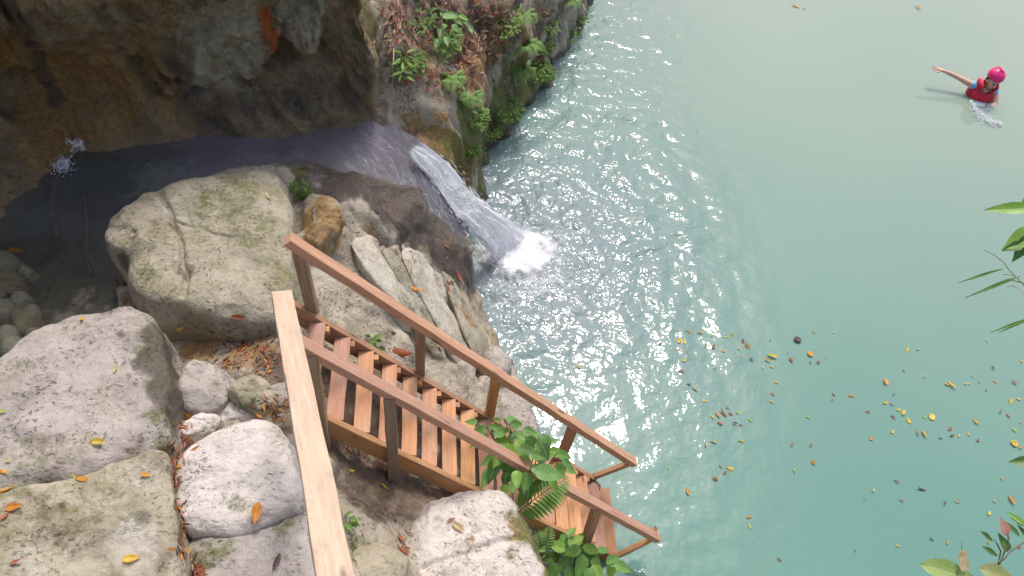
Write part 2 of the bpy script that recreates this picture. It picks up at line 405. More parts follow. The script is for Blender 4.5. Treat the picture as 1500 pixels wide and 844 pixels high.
CRACKS = [  # polyline, depth, width
 ([(425,232,2.3),(428,262,2.3),(432,292,2.3),(428,330,2.4)], .45, .07),
 ([(505,322,2.4),(530,322,2.2),(548,338,2.1)], .35, .09),
 ([(548,348,2.1),(565,352,2.),(580,362,1.8)], .25, .06),
 ([(250,600,2.75),(246,650,2.75),(256,700,2.8),(258,760,2.85),(280,844,2.9)], .12, .06),
 ([(655,150,1.9),(660,170,1.8),(652,190,1.7)], .3, .05),
 ([(672,160,1.7),(690,190,1.4),(700,215,1.0)], .3, .05),
 ([(700,470,.45),(690,520,.8),(700,560,.8)], .12, .03),
 ([(640,440,1.2),(680,480,.9),(715,530,.6)], .08, .02),
]
def terrain_z(P):
    z = np.zeros(len(P))
    for i in range(0, len(P), 20000):
        z[i:i+20000] = np.linalg.norm(P[i:i+20000, None]-cpw[None, :, :2], axis=-1)@WR+2.0
    sd = shore_dist(P)
    p3 = xyz(P[:, 0], P[:, 1], 0)
    sd = sd+fbm(p3*2.2, 4, 5)*.10+fbm(p3*9, 3, 9)*.03
    bank = smooth(6.2, 7.4, P[:, 1]+.5*P[:, 0])*smooth(0, .3, sd)
    for L, drop, ramp, reach in FAULTS:
        Lw = ats(L)[:, :2]; d, s = poly_dist(P, Lw)
        e = d*s+fbm(p3*5, 3, 3)*.03
        prof = np.where(e > 0, 1-smooth(0, ramp, e), 1)*0
        ends = 1
        up = smooth(-reach, -.02, e)*(e <= 0)*drop*.8
        dn = -(1-smooth(.02, reach, e))*(e > 0)*drop*.7
        d0 = np.minimum(np.linalg.norm(P-Lw[0], axis=1), np.linalg.norm(P-Lw[-1], axis=1))
        z = z+(up+dn)*smooth(0, .15, d0)
    for L, dep, wd in CRACKS:
        Lw = ats(L)[:, :2]; d, s = poly_dist(P, Lw)
        z = z-dep*np.exp(-(d/wd)**2*(1+.5*fbm(p3*8, 2, 4)))
    z = z+fbm(p3*1.6, 3, 1)*.05
    wch, zch = channel(P)
    wch = wch+.10*fbm(p3*3.5, 3, 61)
    bedz = zch-.16*(1-np.clip(wch, 0, 1)**2)-.03+.05*fbm(p3*5, 3, 62)
    lip = np.maximum(np.minimum(z, zch+.035+.16*np.maximum(0, wch-1)+.10*np.maximum(0, wch-1.6)), zch+.015)
    z = np.where(wch < 1.15, bedz+(lip-bedz)*smooth(.86, 1.15, wch), z+(lip-z)*(1-smooth(1.5, 2.7, wch)))
    edge = smooth(0, .13+.2*smooth(6.4, 7.2, P[:, 1]+.3*P[:, 0]), sd)
    land = np.maximum(z, .06)*edge-.08*(1-edge)
    return np.where(sd > 0, land, np.maximum(-.08+sd*2.2, -1.5))
CH = [((-420,330),(-420,760),2.28),((-100,285),(-60,640),2.28),((30,240),(60,520),2.28),((108,210),(185,450),2.275),((178,194),(228,345),2.265),((250,180),(268,282),2.23),((350,167),(350,250),2.14),((450,157),(442,238),2.04),((520,166),(506,252),1.93),((580,194),(552,270),1.74),((622,218),(590,286),1.50),((654,250),(623,316),1.22),((683,288),(650,342),.93),((702,322),(674,356),.70)]
_cl = catmull([at(*c[0], c[2]) for c in CH], 360); _cr = catmull([at(*c[1], c[2]) for c in CH], 360)
_cc = (_cl+_cr)/2; _chw = np.linalg.norm((_cl-_cr)[:, :2], axis=1)/2
def channel(P):
    W_ = np.full(len(P), 9.); S_z = np.zeros(len(P))
    for i in range(0, len(P), 8000):
        q_ = P[i:i+8000]; d = np.linalg.norm(q_[:, None]-_cc[None, :, :2], axis=-1)/_chw[None]
        k_ = d.argmin(1); W_[i:i+8000] = d[np.arange(len(q_)), k_]; S_z[i:i+8000] = _cc[k_, 2]
    return W_, S_z
xs = np.concatenate([np.arange(-10, -5, .12), np.arange(-5, 1.6, .0235), np.arange(1.6, 8.6, .14)])
ys = np.concatenate([np.arange(-4, .8, .14), np.arange(.8, 8.6, .0235), np.arange(8.6, 12.2, .05), np.arange(12.2, 15.5, .15)])
X, Y = np.meshgrid(xs, ys, indexing='ij'); P2 = np.stack([X.ravel(), Y.ravel()], 1)
Z = terrain_z(P2)
TV = np.column_stack([P2, Z]); TF = grid_faces(len(xs), len(ys))
# the rock's own relief, pushed out along the surface normal so that steep faces carry it too
G3 = TV.reshape(len(xs), len(ys), 3)
nn = np.cross(np.gradient(G3, axis=0), np.gradient(G3, axis=1)); nn /= np.maximum(1e-9, np.linalg.norm(nn, axis=-1, keepdims=True)); nn = nn.reshape(-1, 3)
wch, zch = channel(P2); sdn = shore_dist(P2)
calm = .2+.8*smooth(.8, 2.3, wch)
bk = smooth(5.9, 7.0, P2[:, 1]+.5*P2[:, 0])*smooth(1.3, 2.2, wch)
q = TV
lay = q[:, 2]*7+q[:, 0]*1.2+fbm(q*1.5, 3, 33)*2.2
rel = fbm(q*5, 4, 2, .6)*.035+fbm(q*3.1, 4, 8, .6, True)*.035+fbm(q*18, 3, 12)*.008
rel = rel+bk*(fbm(q*2.1, 4, 21, .6)*.20+fbm(q*6.5, 4, 22, .6, True)*.075+.03*np.abs(np.sin(lay))**.5+fbm(q*20, 3, 23)*.02)
stp = np.exp(-((P2-at(600, 430, 1.6)[:2])**2).sum(1)/.7**2)
rel = rel+stp*(.03*np.sign(np.sin(lay*1.3))*np.abs(np.sin(lay*1.3))**.4)
TV = TV+nn*(rel*calm*smooth(-.25, .1, sdn))[:, None]
TV[:, 0] += fbm(q*4.5, 3, 31)*.02; TV[:, 1] += fbm(q*4.5, 3, 41)*.02
ter = fast_mesh('rock_ledge', TV, TF, M['ledge'])
def brush(V, L):
    """soft painted surface stains: (px,py,z,radius_m,strength)"""
    o = np.zeros(len(V)); wob_ = 1+.95*fbm(V*3.8, 5, 66, .65)
    for px, py, z, r, s in L:
        p = at(px, py, z); d = np.linalg.norm((V-p)*np.array([1, 1, .6]), axis=1)*wob_
        o = np.maximum(o, s*(1-smooth(.45*r, 1.25*r, d)))
    return o
PAINT = {
 'wet': [(470,245,2.05,.35,.95),(520,258,1.95,.35,1),(530,300,1.9,.3,1),(505,290,2.1,.22,1),(490,262,2.1,.2,1),(555,318,1.9,.25,1),(570,325,1.75,.3,1),(610,350,1.5,.3,1),(645,380,1.2,.28,1),(675,395,.8,.28,1),(690,420,.4,.2,.9),(480,275,2.1,.2,.9),(570,285,1.8,.35,1),(610,320,1.55,.33,1),(645,345,1.2,.3,1),(665,360,1.,.25,1),(590,310,1.75,.25,.9),(540,285,1.95,.2,.8),(60,380,2,1.0,1),(100,280,1.9,.7,1),(200,215,2,.5,1),(300,195,2,.45,1),(400,185,1.95,.42,1),(480,190,1.85,.42,1),(550,215,1.7,.4,1),(600,240,1.45,.34,1),(640,280,1.15,.33,1),(680,325,.8,.33,1),(690,345,.6,.25,1),
         (480,235,2.1,.25,.8),(560,270,1.9,.3,.9),(620,310,1.5,.28,.9),(640,345,1.2,.25,.9),(600,330,1.6,.22,.8),(600,190,1.9,.2,.5),(650,235,1.5,.22,.7),(690,280,.9,.25,.9),(440,275,2.3,.12,.9),(765,160,.3,.25,.7),(735,190,.3,.2,.9),
         (340,520,2.7,.3,.45),(420,520,2.7,.25,.5),(480,660,2.2,.25,.4),(460,440,2.5,.1,.5),(720,400,.1,.3,.8),(-100,420,2,1.3,1),(440,600,2.5,.2,.4),(280,470,2.68,.2,.3)],
 'moss': [(707,235,.6,.28,.95),(709,262,.3,.28,.9),(700,205,1.2,.28,.8),(690,180,1.4,.22,.9),(715,190,.8,.25,.9),(740,160,.7,.3,.95),(770,125,.6,.3,.95),(800,95,.5,.25,.8),(790,60,1.2,.2,.6),(770,100,1.,.25,.85),(640,195,1.7,.3,.6),(675,225,1.2,.3,.65),(600,180,2.,.25,.5),(700,200,.8,.35,.9),(720,185,.5,.4,1),(745,150,.5,.4,1),(780,120,.4,.35,1),(805,90,.4,.3,.9),(600,110,2.5,.3,.45),(440,250,2.25,.14,.8),(410,238,2.3,.12,.7),(830,20,1.1,.3,.5),(660,240,1.4,.2,.4),(520,820,2.3,.25,.45),(480,770,2.5,.2,.4),(250,640,2.7,.12,.5),(600,60,2.8,.2,.4),(560,730,2.,.2,.3)],
 'ochre': [(740,60,1.4,.4,.5),(690,110,1.5,.4,.6),(720,130,1.1,.35,.7),(640,110,1.9,.4,.5),(780,70,1.,.35,.6),(470,330,2.45,.22,.95),(490,300,2.45,.15,.8),(455,360,2.45,.16,.7),(290,480,2.66,.28,.7),(360,510,2.7,.25,.6),(255,530,2.7,.18,.8),(230,460,2.65,.14,.8),(630,190,1.8,.45,.8),(580,170,2.1,.35,.7),(660,225,1.4,.35,.8),(690,250,.9,.3,.8),(610,180,1.9,.3,.8),(330,240,2.25,.2,.6),(560,310,1.8,.16,.5),(690,400,.6,.2,.55),(660,370,1.,.2,.5),(545,345,2.,.12,.6),(560,250,1.9,.16,.5),(840,30,1.,.3,.6),(700,440,.5,.15,.4),(720,490,.4,.15,.4)],
 'rust': [(250,550,2.7,.12,.7),(350,510,2.7,.12,.4),(520,175,2.1,.15,.5)],
 'earth': [(500,255,1.95,.3,.75),(545,275,1.85,.3,.8),(540,305,1.9,.3,.8),(505,285,2.1,.22,.9),(560,315,1.85,.25,.9),(590,340,1.6,.3,.8),(640,375,1.2,.3,.8),(675,400,.8,.25,.7),(590,305,1.7,.3,.8),(640,350,1.2,.3,.8),(670,370,.9,.25,.7),(540,720,2.05,.38,.8),(500,680,2.2,.25,.8),(590,720,1.85,.3,.7),(340,560,2.75,.25,.6),(300,620,2.75,.2,.6),(400,550,2.7,.3,.7),(640,690,1.6,.25,.6),(480,560,2.2,.4,.8),(560,600,1.9,.5,.75),(660,650,1.3,.5,.75),(620,300,1.5,.3,.7),(560,270,1.9,.25,.7),(650,350,1.1,.25,.7),(600,340,1.6,.2,.6),(257,720,2.8,.12,.9),(270,800,2.85,.12,.9),(250,640,2.75,.12,.8),(650,30,2.8,.5,.5),(700,50,2.2,.5,.55),(590,20,3.1,.4,.6),(720,0,2.3,.5,.5),(560,840,2.3,.25,.5),(420,660,2.6,.3,.6),(600,60,2.2,.5,.75),(640,20,2.1,.5,.75),(690,40,1.7,.5,.75),(740,20,1.5,.5,.7),(670,90,1.7,.4,.5),(800,20,1.1,.4,.8),(840,20,.9,.4,.8),(720,110,1.2,.3,.6),(600,110,2.2,.3,.4)],
 'pale': [(560,400,1.9,.2,.8),(580,440,1.7,.28,.85),(640,430,1.3,.25,.8),(620,470,1.5,.2,.8),(690,470,.6,.2,.7),(700,500,.6,.25,.6),(600,400,1.6,.22,.7),(540,390,2.1,.15,.6),(670,520,1.,.25,.6),(480,400,2.4,.12,.5),(560,500,1.8,.2,.4),(730,550,.5,.2,.6),(635,400,1.35,.15,.8)],
}
for k, L in PAINT.items(): set_attr(ter, k, np.maximum(brush(TV, L), .85*(1-smooth(.06, .24, TV[:, 2]+.06*fbm(TV*4, 3, 68)))) if k == 'wet' else brush(TV, L))
ground = link('rock_ledge', ter); props(ground, 'wet limestone ledge with carved steps, stream bed and leaf strewn bank beside the pool', None, None, 'structure')
# wide pool bed / forest floor sheet out to the horizon
gm = fast_mesh('ground', [(-300,-300,-1.6),(300,-300,-1.6),(300,300,-1.6),(-300,300,-1.6)], [(0,1,2,3)], simple('pool_bed', (.20, .22, .17), .9))
props(link('ground', gm), 'silt bed under the pool', None, None, 'structure')

# ------------------------------------------------------------------ cliff over the stream
cb = ats([(-700,760,2.4),(-400,520,2.3),(-200,390,2.3),(-60,318,2.3),(10,262,2.3),(46,228,2.32),(88,198,2.32),(200,188,2.3),(300,171,2.26),(400,160,2.22),(470,148,2.2),(520,132,2.3),(546,104,2.5)])
e = cb[-1]; dv = np.array([e[0], e[1], 0])/np.hypot(e[0], e[1])
cb = np.vstack([cb, e+dv*.5+[0.02,0,.05], e+dv*1.5+[-.05,0,.1], e+dv*3.5+[-.5,0,.1]])
NU, NV = 420, 120
B = catmull(cb, NU)
tg = np.gradient(B, axis=0); tg[:, 2] = 0; tg /= np.linalg.norm(tg, axis=1)[:, None]
nrm = np.stack([tg[:, 1], -tg[:, 0], 0*tg[:, 0]], 1)      # towards the stream
k = np.ones(41)/41
for c in range(2): nrm[:, c] = np.convolve(np.pad(nrm[:, c], 20, 'edge'), k, 'valid')
nrm /= np.linalg.norm(nrm, axis=1)[:, None]
hv = np.concatenate([np.linspace(-.4, 2.0, 110), np.linspace(2.0, 2.5, 12)[1:]]); NV = len(hv)
U = np.arange(NU)[:, None]/NU
Bz = B[:, None, :]+0*hv[None, :, None]
Hh = hv[None, :]+0*U
pos = Bz.copy(); pos[..., 2] += Hh
lean = .22*(1-smooth(-.1, .45, Hh))-.20*smooth(.1, .5, Hh)+.45*smooth(.6, 1.5, Hh)+.20*smooth(1.6, 2.5, Hh)  # undercut and upper overhang shaped to throw shade over the stream
sp = pos*np.array([1., 1, 1])
stre = np.stack([sp[..., 0]*2.2+sp[..., 2]*1.3, sp[..., 1]*2.2, sp[..., 2]*.55-sp[..., 0]*.5], -1)
disp = fbm(sp*.9, 3, 51)*.28+fbm(stre*1.4, 4, 52, .55)*.17+fbm(stre*2.6, 4, 55, .55, True)*.08+fbm(sp*5, 4, 53, .55, True)*.04+fbm(sp*14, 3, 54)*.025
disp *= smooth(-.4, .5, Hh)*.8+.2
fade = 1-smooth(.90, 1.0, U)*.7
pos += nrm[:, None, :]*(lean*np.minimum(1, (1-smooth(.60, .78, U)*.9))+disp*fade)[..., None]
# two hanging pale blocks near the top of the frame
for (px, py, d, r, a) in [(330,30,7.0,.55,.22),(435,25,7.2,.32,.22),(415,70,7.2,.2,-.08)]:
    c0 = at_d(px, py, d); dd = np.linalg.norm(pos-c0, axis=-1)*(1+.8*fbm(pos*2.2, 4, 58, .6))
    pos += nrm[:, None, :]*(a*(1-smooth(.6*r, 1.0*r, dd)))[..., None]
# flat back: roof rows run away from the stream to close the mass
top = pos[:, -1:, :]
rows = [top+(-nrm[:, None, :])*kk+np.array([0, 0, zz]) for kk, zz in ((.8, .15), (2.5, .2), (5., .1), (6., -2.))]
pos = np.concatenate([pos]+rows, 1); NV = pos.shape[1]
CV = pos.reshape(-1, 3)
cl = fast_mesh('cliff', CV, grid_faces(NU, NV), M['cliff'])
def ppos(px, py):  # rough point of the cliff face seen at a pixel
    bv = BVHTree.FromPolygons([tuple(v) for v in CV], [tuple(f) for f in grid_faces(NU, NV)]) if not hasattr(ppos, 'b') else ppos.b
    ppos.b = bv
    h = bv.ray_cast(Vector(EYE), Vector(ray(px, py)))
    return np.array(h[0]) if h[0] is not None else at_d(px, py, 7)
def brush3(V, L, zs=.5):
    o = np.zeros(len(V)); wob_ = 1+1.1*fbm(V*np.array([4.2, 4.2, 1.5]), 5, 67, .65)
    for px, py, r, s in L:
        d = np.linalg.norm((V-ppos(px, py))*np.array([1.1, 1.1, zs]), axis=1)*wob_; o = np.maximum(o, s*(1-smooth(.4*r, 1.3*r, d)))
    return o
CPAINT = {
 'ochre': [(120,80,.4,.55),(150,110,.4,.6),(90,140,.4,.7),(60,190,.35,.7),(180,140,.35,.65),(240,130,.4,.55),(10,80,.25,.75),(200,60,.4,.4),(130,170,.35,.6),(300,150,.3,.4),(70,230,.25,.8)],
 'rust': [(388,28,.10,1.),(394,44,.11,1.),(402,58,.10,1.),(15,85,.14,.35),(80,200,.15,.35)],
 'pale': [(290,20,.35,.7),(340,40,.38,.8),(300,60,.2,.6),(440,15,.3,.8),(430,35,.2,.7),(360,15,.3,.7)],
 'wet': [(20+12*i,10+26*i,.11,.7) for i in range(6)]+[(150+14*i,20+22*i,.10,.55) for i in range(6)]+[(250+10*i,90+14*i,.10,.6) for i in range(5)]+[(270+14*i,168-2.4*i,.16,.55) for i in range(20)]+[(480,80,.14,.5),(390,95,.12,.5),(540,100,.15,.5),(440,110,.16,.5)],
 'moss': [(520,60,.3,.4),(550,40,.25,.55),(480,40,.3,.35),(320,60,.3,.3),(250,50,.3,.3)],
}
for kk, L in CPAINT.items(): set_attr(cl, kk, brush3(CV, L))
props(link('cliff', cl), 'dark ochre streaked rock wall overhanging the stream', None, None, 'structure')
RB = [(TV, TF), (CV, grid_faces(NU, NV))]     # surfaces that leaves and plants can rest on

# ------------------------------------------------------------------ boulders
def boulder(label, outline, ztop, mat, edge=.16, skirt=.45, seed=1, tilt=(0, 0), bulge=.05, group='boulders on the rock ledge', rough=1., paint=None, grooves=(), cat='boulder', name='boulder', nseg=220, nring=70, flare=.05):
    O = np.array([at(p[0], p[1], ztop-edge*(.45) if len(p) < 3 else p[2]) for p in outline])
    O = catmull(O, nseg, True); O[:, :2] += np.stack([fbm(O*4+seed, 4, 3, .6), fbm(O*4+seed+9, 4, 4, .6)], 1)*.035*min(1, edge/.1)
    c = O.mean(0); base = np.array([c[0], c[1], O[:, 2].mean()-skirt])
    s = np.concatenate([np.linspace(0, .8, nring//2), np.linspace(.8, 1, nring//2)[1:], np.ones(14)])
    ns = len(s); V = np.zeros((nseg, ns, 3))
    ang = np.arctan2(O[:, 1]-c[1], O[:, 0]-c[0]); on = np.stack([np.cos(ang), np.sin(ang)], 1)
    Rm = np.linalg.norm(O[:, :2]-c[:2], axis=1)
    rgb = np.random.default_rng(seed*7+1); cuts = []
    for _ in range(7):
        a_ = rgb.uniform(0, 6.28); k_ = min(nseg-1, int((a_ % 6.2832)/6.2832*nseg)); t_ = rgb.uniform(.45, .9)
        cuts.append((c[:2]+(O[k_, :2]-c[:2])*t_, (O[k_, :2]-c[:2])/max(1e-6, np.linalg.norm(O[k_, :2]-c[:2])), rgb.uniform(.10, .42)*(1 if nseg > 150 else 2.6)))
    for i, si in enumerate(s):
        xy = c[:2]+(O[:, :2]-c[:2])*si
        dist = Rm*(1-si)
        tt = np.clip(1-dist/(edge*1.6), 0, 1)
        zt = ztop+bulge*(1-si**2)+(xy-c[:2])@np.array(tilt)
        for (q_, n_, k_) in cuts: zt = np.minimum(zt, ztop+bulge*.5+(xy-c[:2])@np.array(tilt)-k_*np.maximum(0, ((xy-q_)@n_)-.012*np.sin(xy[:, 0]*9+seed)))
        z = zt-edge*.8*(1-np.sqrt(np.maximum(0, 1-tt**2)))
        if i >= ns-14:
            kx = (i-(ns-14)+1)/14; z = z-skirt*kx; xy = xy+on*flare*kx
        V[:, i, :2] = xy; V[:, i, 2] = z
    Vf = V.reshape(-1, 3)
    # normals for displacement
    du = np.roll(V, -1, 0)-np.roll(V, 1, 0); dvv = np.gradient(V, axis=1)
    n = np.cross(du, dvv); ln = np.linalg.norm(n, axis=-1, keepdims=True); n = n/np.maximum(ln, 1e-9)
    n[:, 0] = (0, 0, 1); n = np.where((n[..., 2:3] < -0.2), -n, n)
    q = Vf+seed*13.7
    if nseg <= 150: rough = rough*1.35
    d = rough*(fbm(q*1.9, 3, seed)*.035+fbm(q*5, 4, seed+3, .6)*.022+fbm(q*2.4, 3, seed+7, .5, True)*.034+fbm(q*20, 3, seed+5)*.006)
    Vf = Vf+n.reshape(-1, 3)*d[:, None]
    cc = Vf.reshape(nseg, ns, 3)[:, 0].mean(0); Vr = Vf.reshape(nseg, ns, 3); Vr[:, 0] = cc; Vf = Vr.reshape(-1, 3)
    for L, dep, wd in grooves:
        dd, sg = poly_dist(Vf[:, :2]+(fbm(q*6, 2, 3)*.02)[:, None], ats(L)[:, :2]); Vf[:, 2] -= dep*np.exp(-(dd/wd)**2)
    F = grid_faces(nseg, ns, True)
    me = fast_mesh(name, Vf-base, F, mat)
    for kk, L in (paint or {}).items(): set_attr(me, kk, brush(Vf, L))
    o = link(name, me); o.location = base
    props(o, label, cat, group)
    RB.append((Vf.copy(), F))
    return o
boulder('big pale grey pitted slab with a dark green right edge, left of the landing', [(-70,570),(0,505),(60,470),(120,449),(190,440),(226,468),(244,530),(248,600),(238,650),(180,678),(110,700),(50,710),(-70,725)], 3.15, M['pale_rock'], .07, .5, 1, (0.01, -.03), .03,
        paint={'moss': [(228,490,3.1,.12,.55),(238,530,3.05,.16,.6),(242,575,3.05,.16,.6),(238,620,3.05,.16,.6),(236,650,3.05,.12,.5),(205,515,3.1,.05,.5),(215,560,3.1,.05,.5),(40,690,3.1,.25,.42),(120,660,3.1,.2,.4),(20,560,3.1,.2,.38)], 'earth': [(60,690,3.1,.3,.4),(200,650,3.1,.15,.45)], 'wet': [(238,500,3.,.16,.7),(244,540,3.,.18,.8),(246,590,3.,.18,.8),(242,630,3.,.15,.6)]})
boulder('grey green stained slab in the lower left corner, below the big pale slab', [(-70,742),(0,724),(110,708),(180,686),(236,663),(247,700),(256,760),(270,850),(240,930),(-70,930)], 3.2, M['mossy_rock'], .06, .45, 2, (0, -.02), .02,
        paint={'moss': [(100,760,3.2,.25,.4),(160,720,3.2,.15,.4),(60,800,3.2,.25,.35),(20,700,3.2,.15,.5)], 'pale': [(190,800,3.2,.15,.6),(40,840,3.2,.15,.5),(210,700,3.2,.08,.5)], 'earth': [(120,790,3.2,.2,.5),(40,760,3.2,.2,.45),(200,830,3.2,.2,.45)], 'wet': [(150,800,3.2,.12,.4),(210,760,3.2,.05,.5)]})
boulder('smooth whitish boulder beside the pale handrail beam', [(262,690),(282,660),(330,636),(385,620),(416,640),(438,695),(442,738),(402,756),(360,774),(300,777),(268,764),(258,730)], 3.08, M['white_rock'], .055, .4, 3, (0, 0), .04,
        paint={'moss': [(345,738,3.1,.08,.5),(330,730,3.1,.05,.5),(280,745,3.,.1,.5),(265,700,3.,.07,.5),(420,700,3.,.05,.5)]})
boulder('low grey rock with a mossy back edge, below the smooth whitish boulder', [(284,792),(330,786),(380,775),(448,748),(466,800),(474,920),(300,930),(278,850)], 3.02, M['pale_rock'], .06, .4, 4, (0, 0), .03,
        paint={'moss': [(320,800,3.,.12,.5),(290,830,3.,.1,.6),(420,780,3.,.1,.45)]})
boulder('flat mossy boulder with a long crack, between the stream and the landing', [(157,330),(182,300),(240,272),(320,246),(380,237),(408,250),(424,300),(430,350),(430,430),(410,468),(340,466),(262,450),(212,438),(188,412),(192,380),(166,356)], 2.78, M['mossy_rock'], .09, .7, 5, (.0, -.02), .05, nseg=260,
        paint={'moss': [(330,290,2.8,.35,.5),(380,330,2.8,.25,.45),(300,350,2.8,.25,.4),(400,400,2.8,.2,.45),(350,260,2.8,.2,.5),(225,420,2.7,.15,.5),(420,440,2.7,.12,.4)], 'wet': [(170,350,2.6,.16,.8),(195,390,2.6,.14,.9),(200,420,2.6,.1,.6)], 'pale': [(330,430,2.8,.25,.4),(250,300,2.8,.15,.4)], 'earth': [(275,400,2.8,.08,.5),(255,330,2.8,.05,.5)]},
        grooves=[([(232,272,2.78),(246,310,2.78),(262,350,2.78),(272,400,2.78),(276,445,2.7)], .05, .018), ([(262,330,2.78),(330,350,2.78),(430,362,2.78)], .02, .012)])
boulder('sunlit white boulder with a yellow green right side, under the stairs', [(572,806),(592,776),(622,748),(655,724),(690,706),(728,713),(757,744),(782,790),(798,850),(802,920),(700,950),(600,935),(570,850)], 2.0, M['white_rock'], .14, .9, 6, (-.03, -.03), .05, flare=.16,
        paint={'moss': [(765,770,1.8,.16,.7),(785,805,1.7,.2,.9),(790,845,1.6,.22,.9),(745,830,1.9,.12,.5),(770,830,1.7,.16,.7)], 'ochre': [(760,790,1.8,.16,.7),(775,840,1.7,.18,.7),(745,750,1.8,.12,.5),(640,770,2,.1,.4),(690,795,2,.06,.5)]},
        grooves=[([(620,830,2.1),(700,800,2.1),(760,785,2.0)], .035, .022)])
boulder('small blue grey rock near the leaf litter of the landing', [(256,552),(276,528),(312,533),(332,560),(326,588),(292,600),(260,586)], 2.92, M['pale_rock'], .07, .3, 7, nseg=120, nring=36)
boulder('small cream rock with ribbed edge, in front of the blue grey rock', [(256,644),(262,618),(300,602),(318,612),(312,632),(282,648)], 2.92, M['white_rock'], .05, .3, 8, nseg=120, nring=36, paint={'moss': [(262,625,2.9,.05,.7)]})
boulder('low crumbly rock between the small cream and blue grey rocks', [(272,600),(300,588),(340,585),(372,600),(370,616),(330,625),(290,612)], 2.86, M['white_rock'], .05, .3, 18, nseg=120, nring=36, rough=1.6)
boulder('narrow olive stone with a rounded back, beside the pale handrail beam', [(340,572),(358,552),(384,562),(404,590),(416,622),(400,630),(376,604),(352,592)], 2.96, M['mossy_rock'], .06, .35, 9, nseg=120, nring=36, paint={'moss': [(370,580,2.95,.12,.5)]})
boulder('flat grey brown rock under the top of the pale handrail beam', [(396,566),(420,560),(438,600),(446,650),(424,656),(408,630)], 2.86, M['pale_rock'], .06, .35, 19, nseg=120, nring=36, paint={'earth': [(420,620,2.85,.15,.7)]})
boulder('grey slab at the water edge behind the lower stairs', [(735,535),(768,570),(788,606),(790,640),(764,646),(738,624),(712,596),(700,566)], .62, M['pale_rock'], .10, .7, 10, (-.1, 0), .03, nseg=160, nring=44, paint={'ochre': [(785,640,.4,.12,.6)]})
boulder('small rounded grey stone above the grey slab at the water edge', [(712,520),(730,514),(742,530),(738,548),(718,548)], .78, M['pale_rock'], .06, .35, 11, nseg=100, nring=30)
boulder('pale broken rock at the bottom edge beside the white boulder', [(512,806),(560,800),(592,824),(590,900),(530,910),(505,850)], 2.45, M['mossy_rock'], .09, .4, 12, nseg=140, nring=40)
boulder('wet ochre hump at the head of the carved steps', [(446,330),(462,302),(490,286),(508,298),(512,320),(490,350),(470,372),(448,362)], 2.62, M['mossy_rock'], .12, .4, 15, nseg=140, nring=40, paint={'ochre': [(485,320,2.6,.2,.7),(465,345,2.6,.15,.7)], 'wet': [(455,310,2.6,.06,.5)]})
# submerged cobbles
cobs = [(12,412,26,.10),(38,400,12,.06),(8,452,20,.08),(35,470,22,.08),(14,490,16,.07),(48,462,12,.05),(-6,430,18,.08),(30,440,14,.06),(184,404,13,.10),(52,492,12,.05),(4,385,18,.07),(20,510,18,.08),(188,434,14,.07)]
for i, (px, py, r, dz) in enumerate(cobs):
    ol = [(px+r*math.cos(a)*random.uniform(.8, 1.2), py+r*.8*math.sin(a)*random.uniform(.8, 1.2)) for a in np.linspace(0, 2*math.pi, 8, endpoint=False)]
    lab = {8: 'pointed brown stone at the water edge of the flat mossy boulder', 12: 'reddish brown stone beside the pointed stone at the edge of the flat mossy boulder'}.get(i, 'rounded cobble on the bed of the murky stream pool by the left edge')
    zc = 2.33 if i in (8, 12) else 2.17
    boulder(lab, ol, zc, M['mossy_rock'] if i % 3 else M['bank'], .05, .2, 60+i, nseg=48, nring=16, group='cobbles in the stream pool', cat='stone', name='cobble', rough=.6, paint={'earth': [(184,404,2.3,.2,.8)]} if i in (8, 12) else None)

def bvh_all():
    V = []; F = []; o = 0
    for v, f in RB:
        V.append(v); F.append(f+o); o += len(v)
    V = np.vstack(V); F = np.vstack(F)
    return BVHTree.FromPolygons(V.tolist(), F.tolist())
BV = bvh_all()
def surf(px, py, off=0.):
    """the rock surface seen at a pixel: point and normal"""
    h = BV.ray_cast(Vector(EYE), Vector(ray(px, py)))
    if h[0] is None: return None
    n = h[1] if h[1].z > -.2 else -h[1]
    return h[0]+n*off, n

# steps cut into the ledge: worn pale treads lying along the slope
def carved_step(label, outline, lift, mat, seed, paint):
    pts = []
    for px, py in outline:
        h = surf(px, py); pts.append((px, py, h[0].z+lift))
    W_ = np.array([at(*p_) for p_ in pts]); c_ = W_[:, :2].mean(0)
    A_ = np.column_stack([np.ones(len(W_)), W_[:, :2]-c_]); k_ = np.linalg.lstsq(A_, W_[:, 2], rcond=None)[0]
    O_ = [(px, py, float(k_[0]+k_[1:]@(W_[i_, :2]-c_))) for i_, (px, py, _) in enumerate(pts)]
    return boulder(label, O_, float(k_[0])+.02, mat, .035, .3, seed, tuple(k_[1:]), .0, 'carved steps in the ledge', .55, {kk: [(px, py, k_[0]+dz, r_, s_) for px, py, dz, r_, s_ in L] for kk, L in paint.items()}, (), 'rock step', 'carved_step', 160, 40, .03)
carved_step('uppermost carved rock step beside the ochre hump', [(512,352),(532,342),(552,346),(575,388),(602,428),(606,450),(582,446),(548,412)], .07, M['step_rock'], 71, {'ochre': [(525,352,0,.10,.6)], 'moss': [(590,440,-.2,.1,.4)]})
carved_step('narrow second carved rock step, middle of the flight', [(562,366),(578,366),(612,432),(648,492),(654,520),(632,512),(598,450)], .05, M['mossy_rock'], 72, {'ochre': [(575,375,0,.1,.5)]})
carved_step('widest pale carved rock step with dead leaves, third of the flight', [(588,374),(612,364),(630,384),(652,436),(688,496),(700,540),(672,534),(634,466)], .06, M['step_rock'], 73, {'ochre': [(640,420,0,.08,.4)]})
carved_step('lowest carved rock step nearest the pool', [(646,396),(664,392),(690,440),(716,506),(726,540),(708,540),(676,480)], .05, M['mossy_rock'], 74, {'ochre': [(690,470,0,.15,.6)]})
BV = bvh_all()

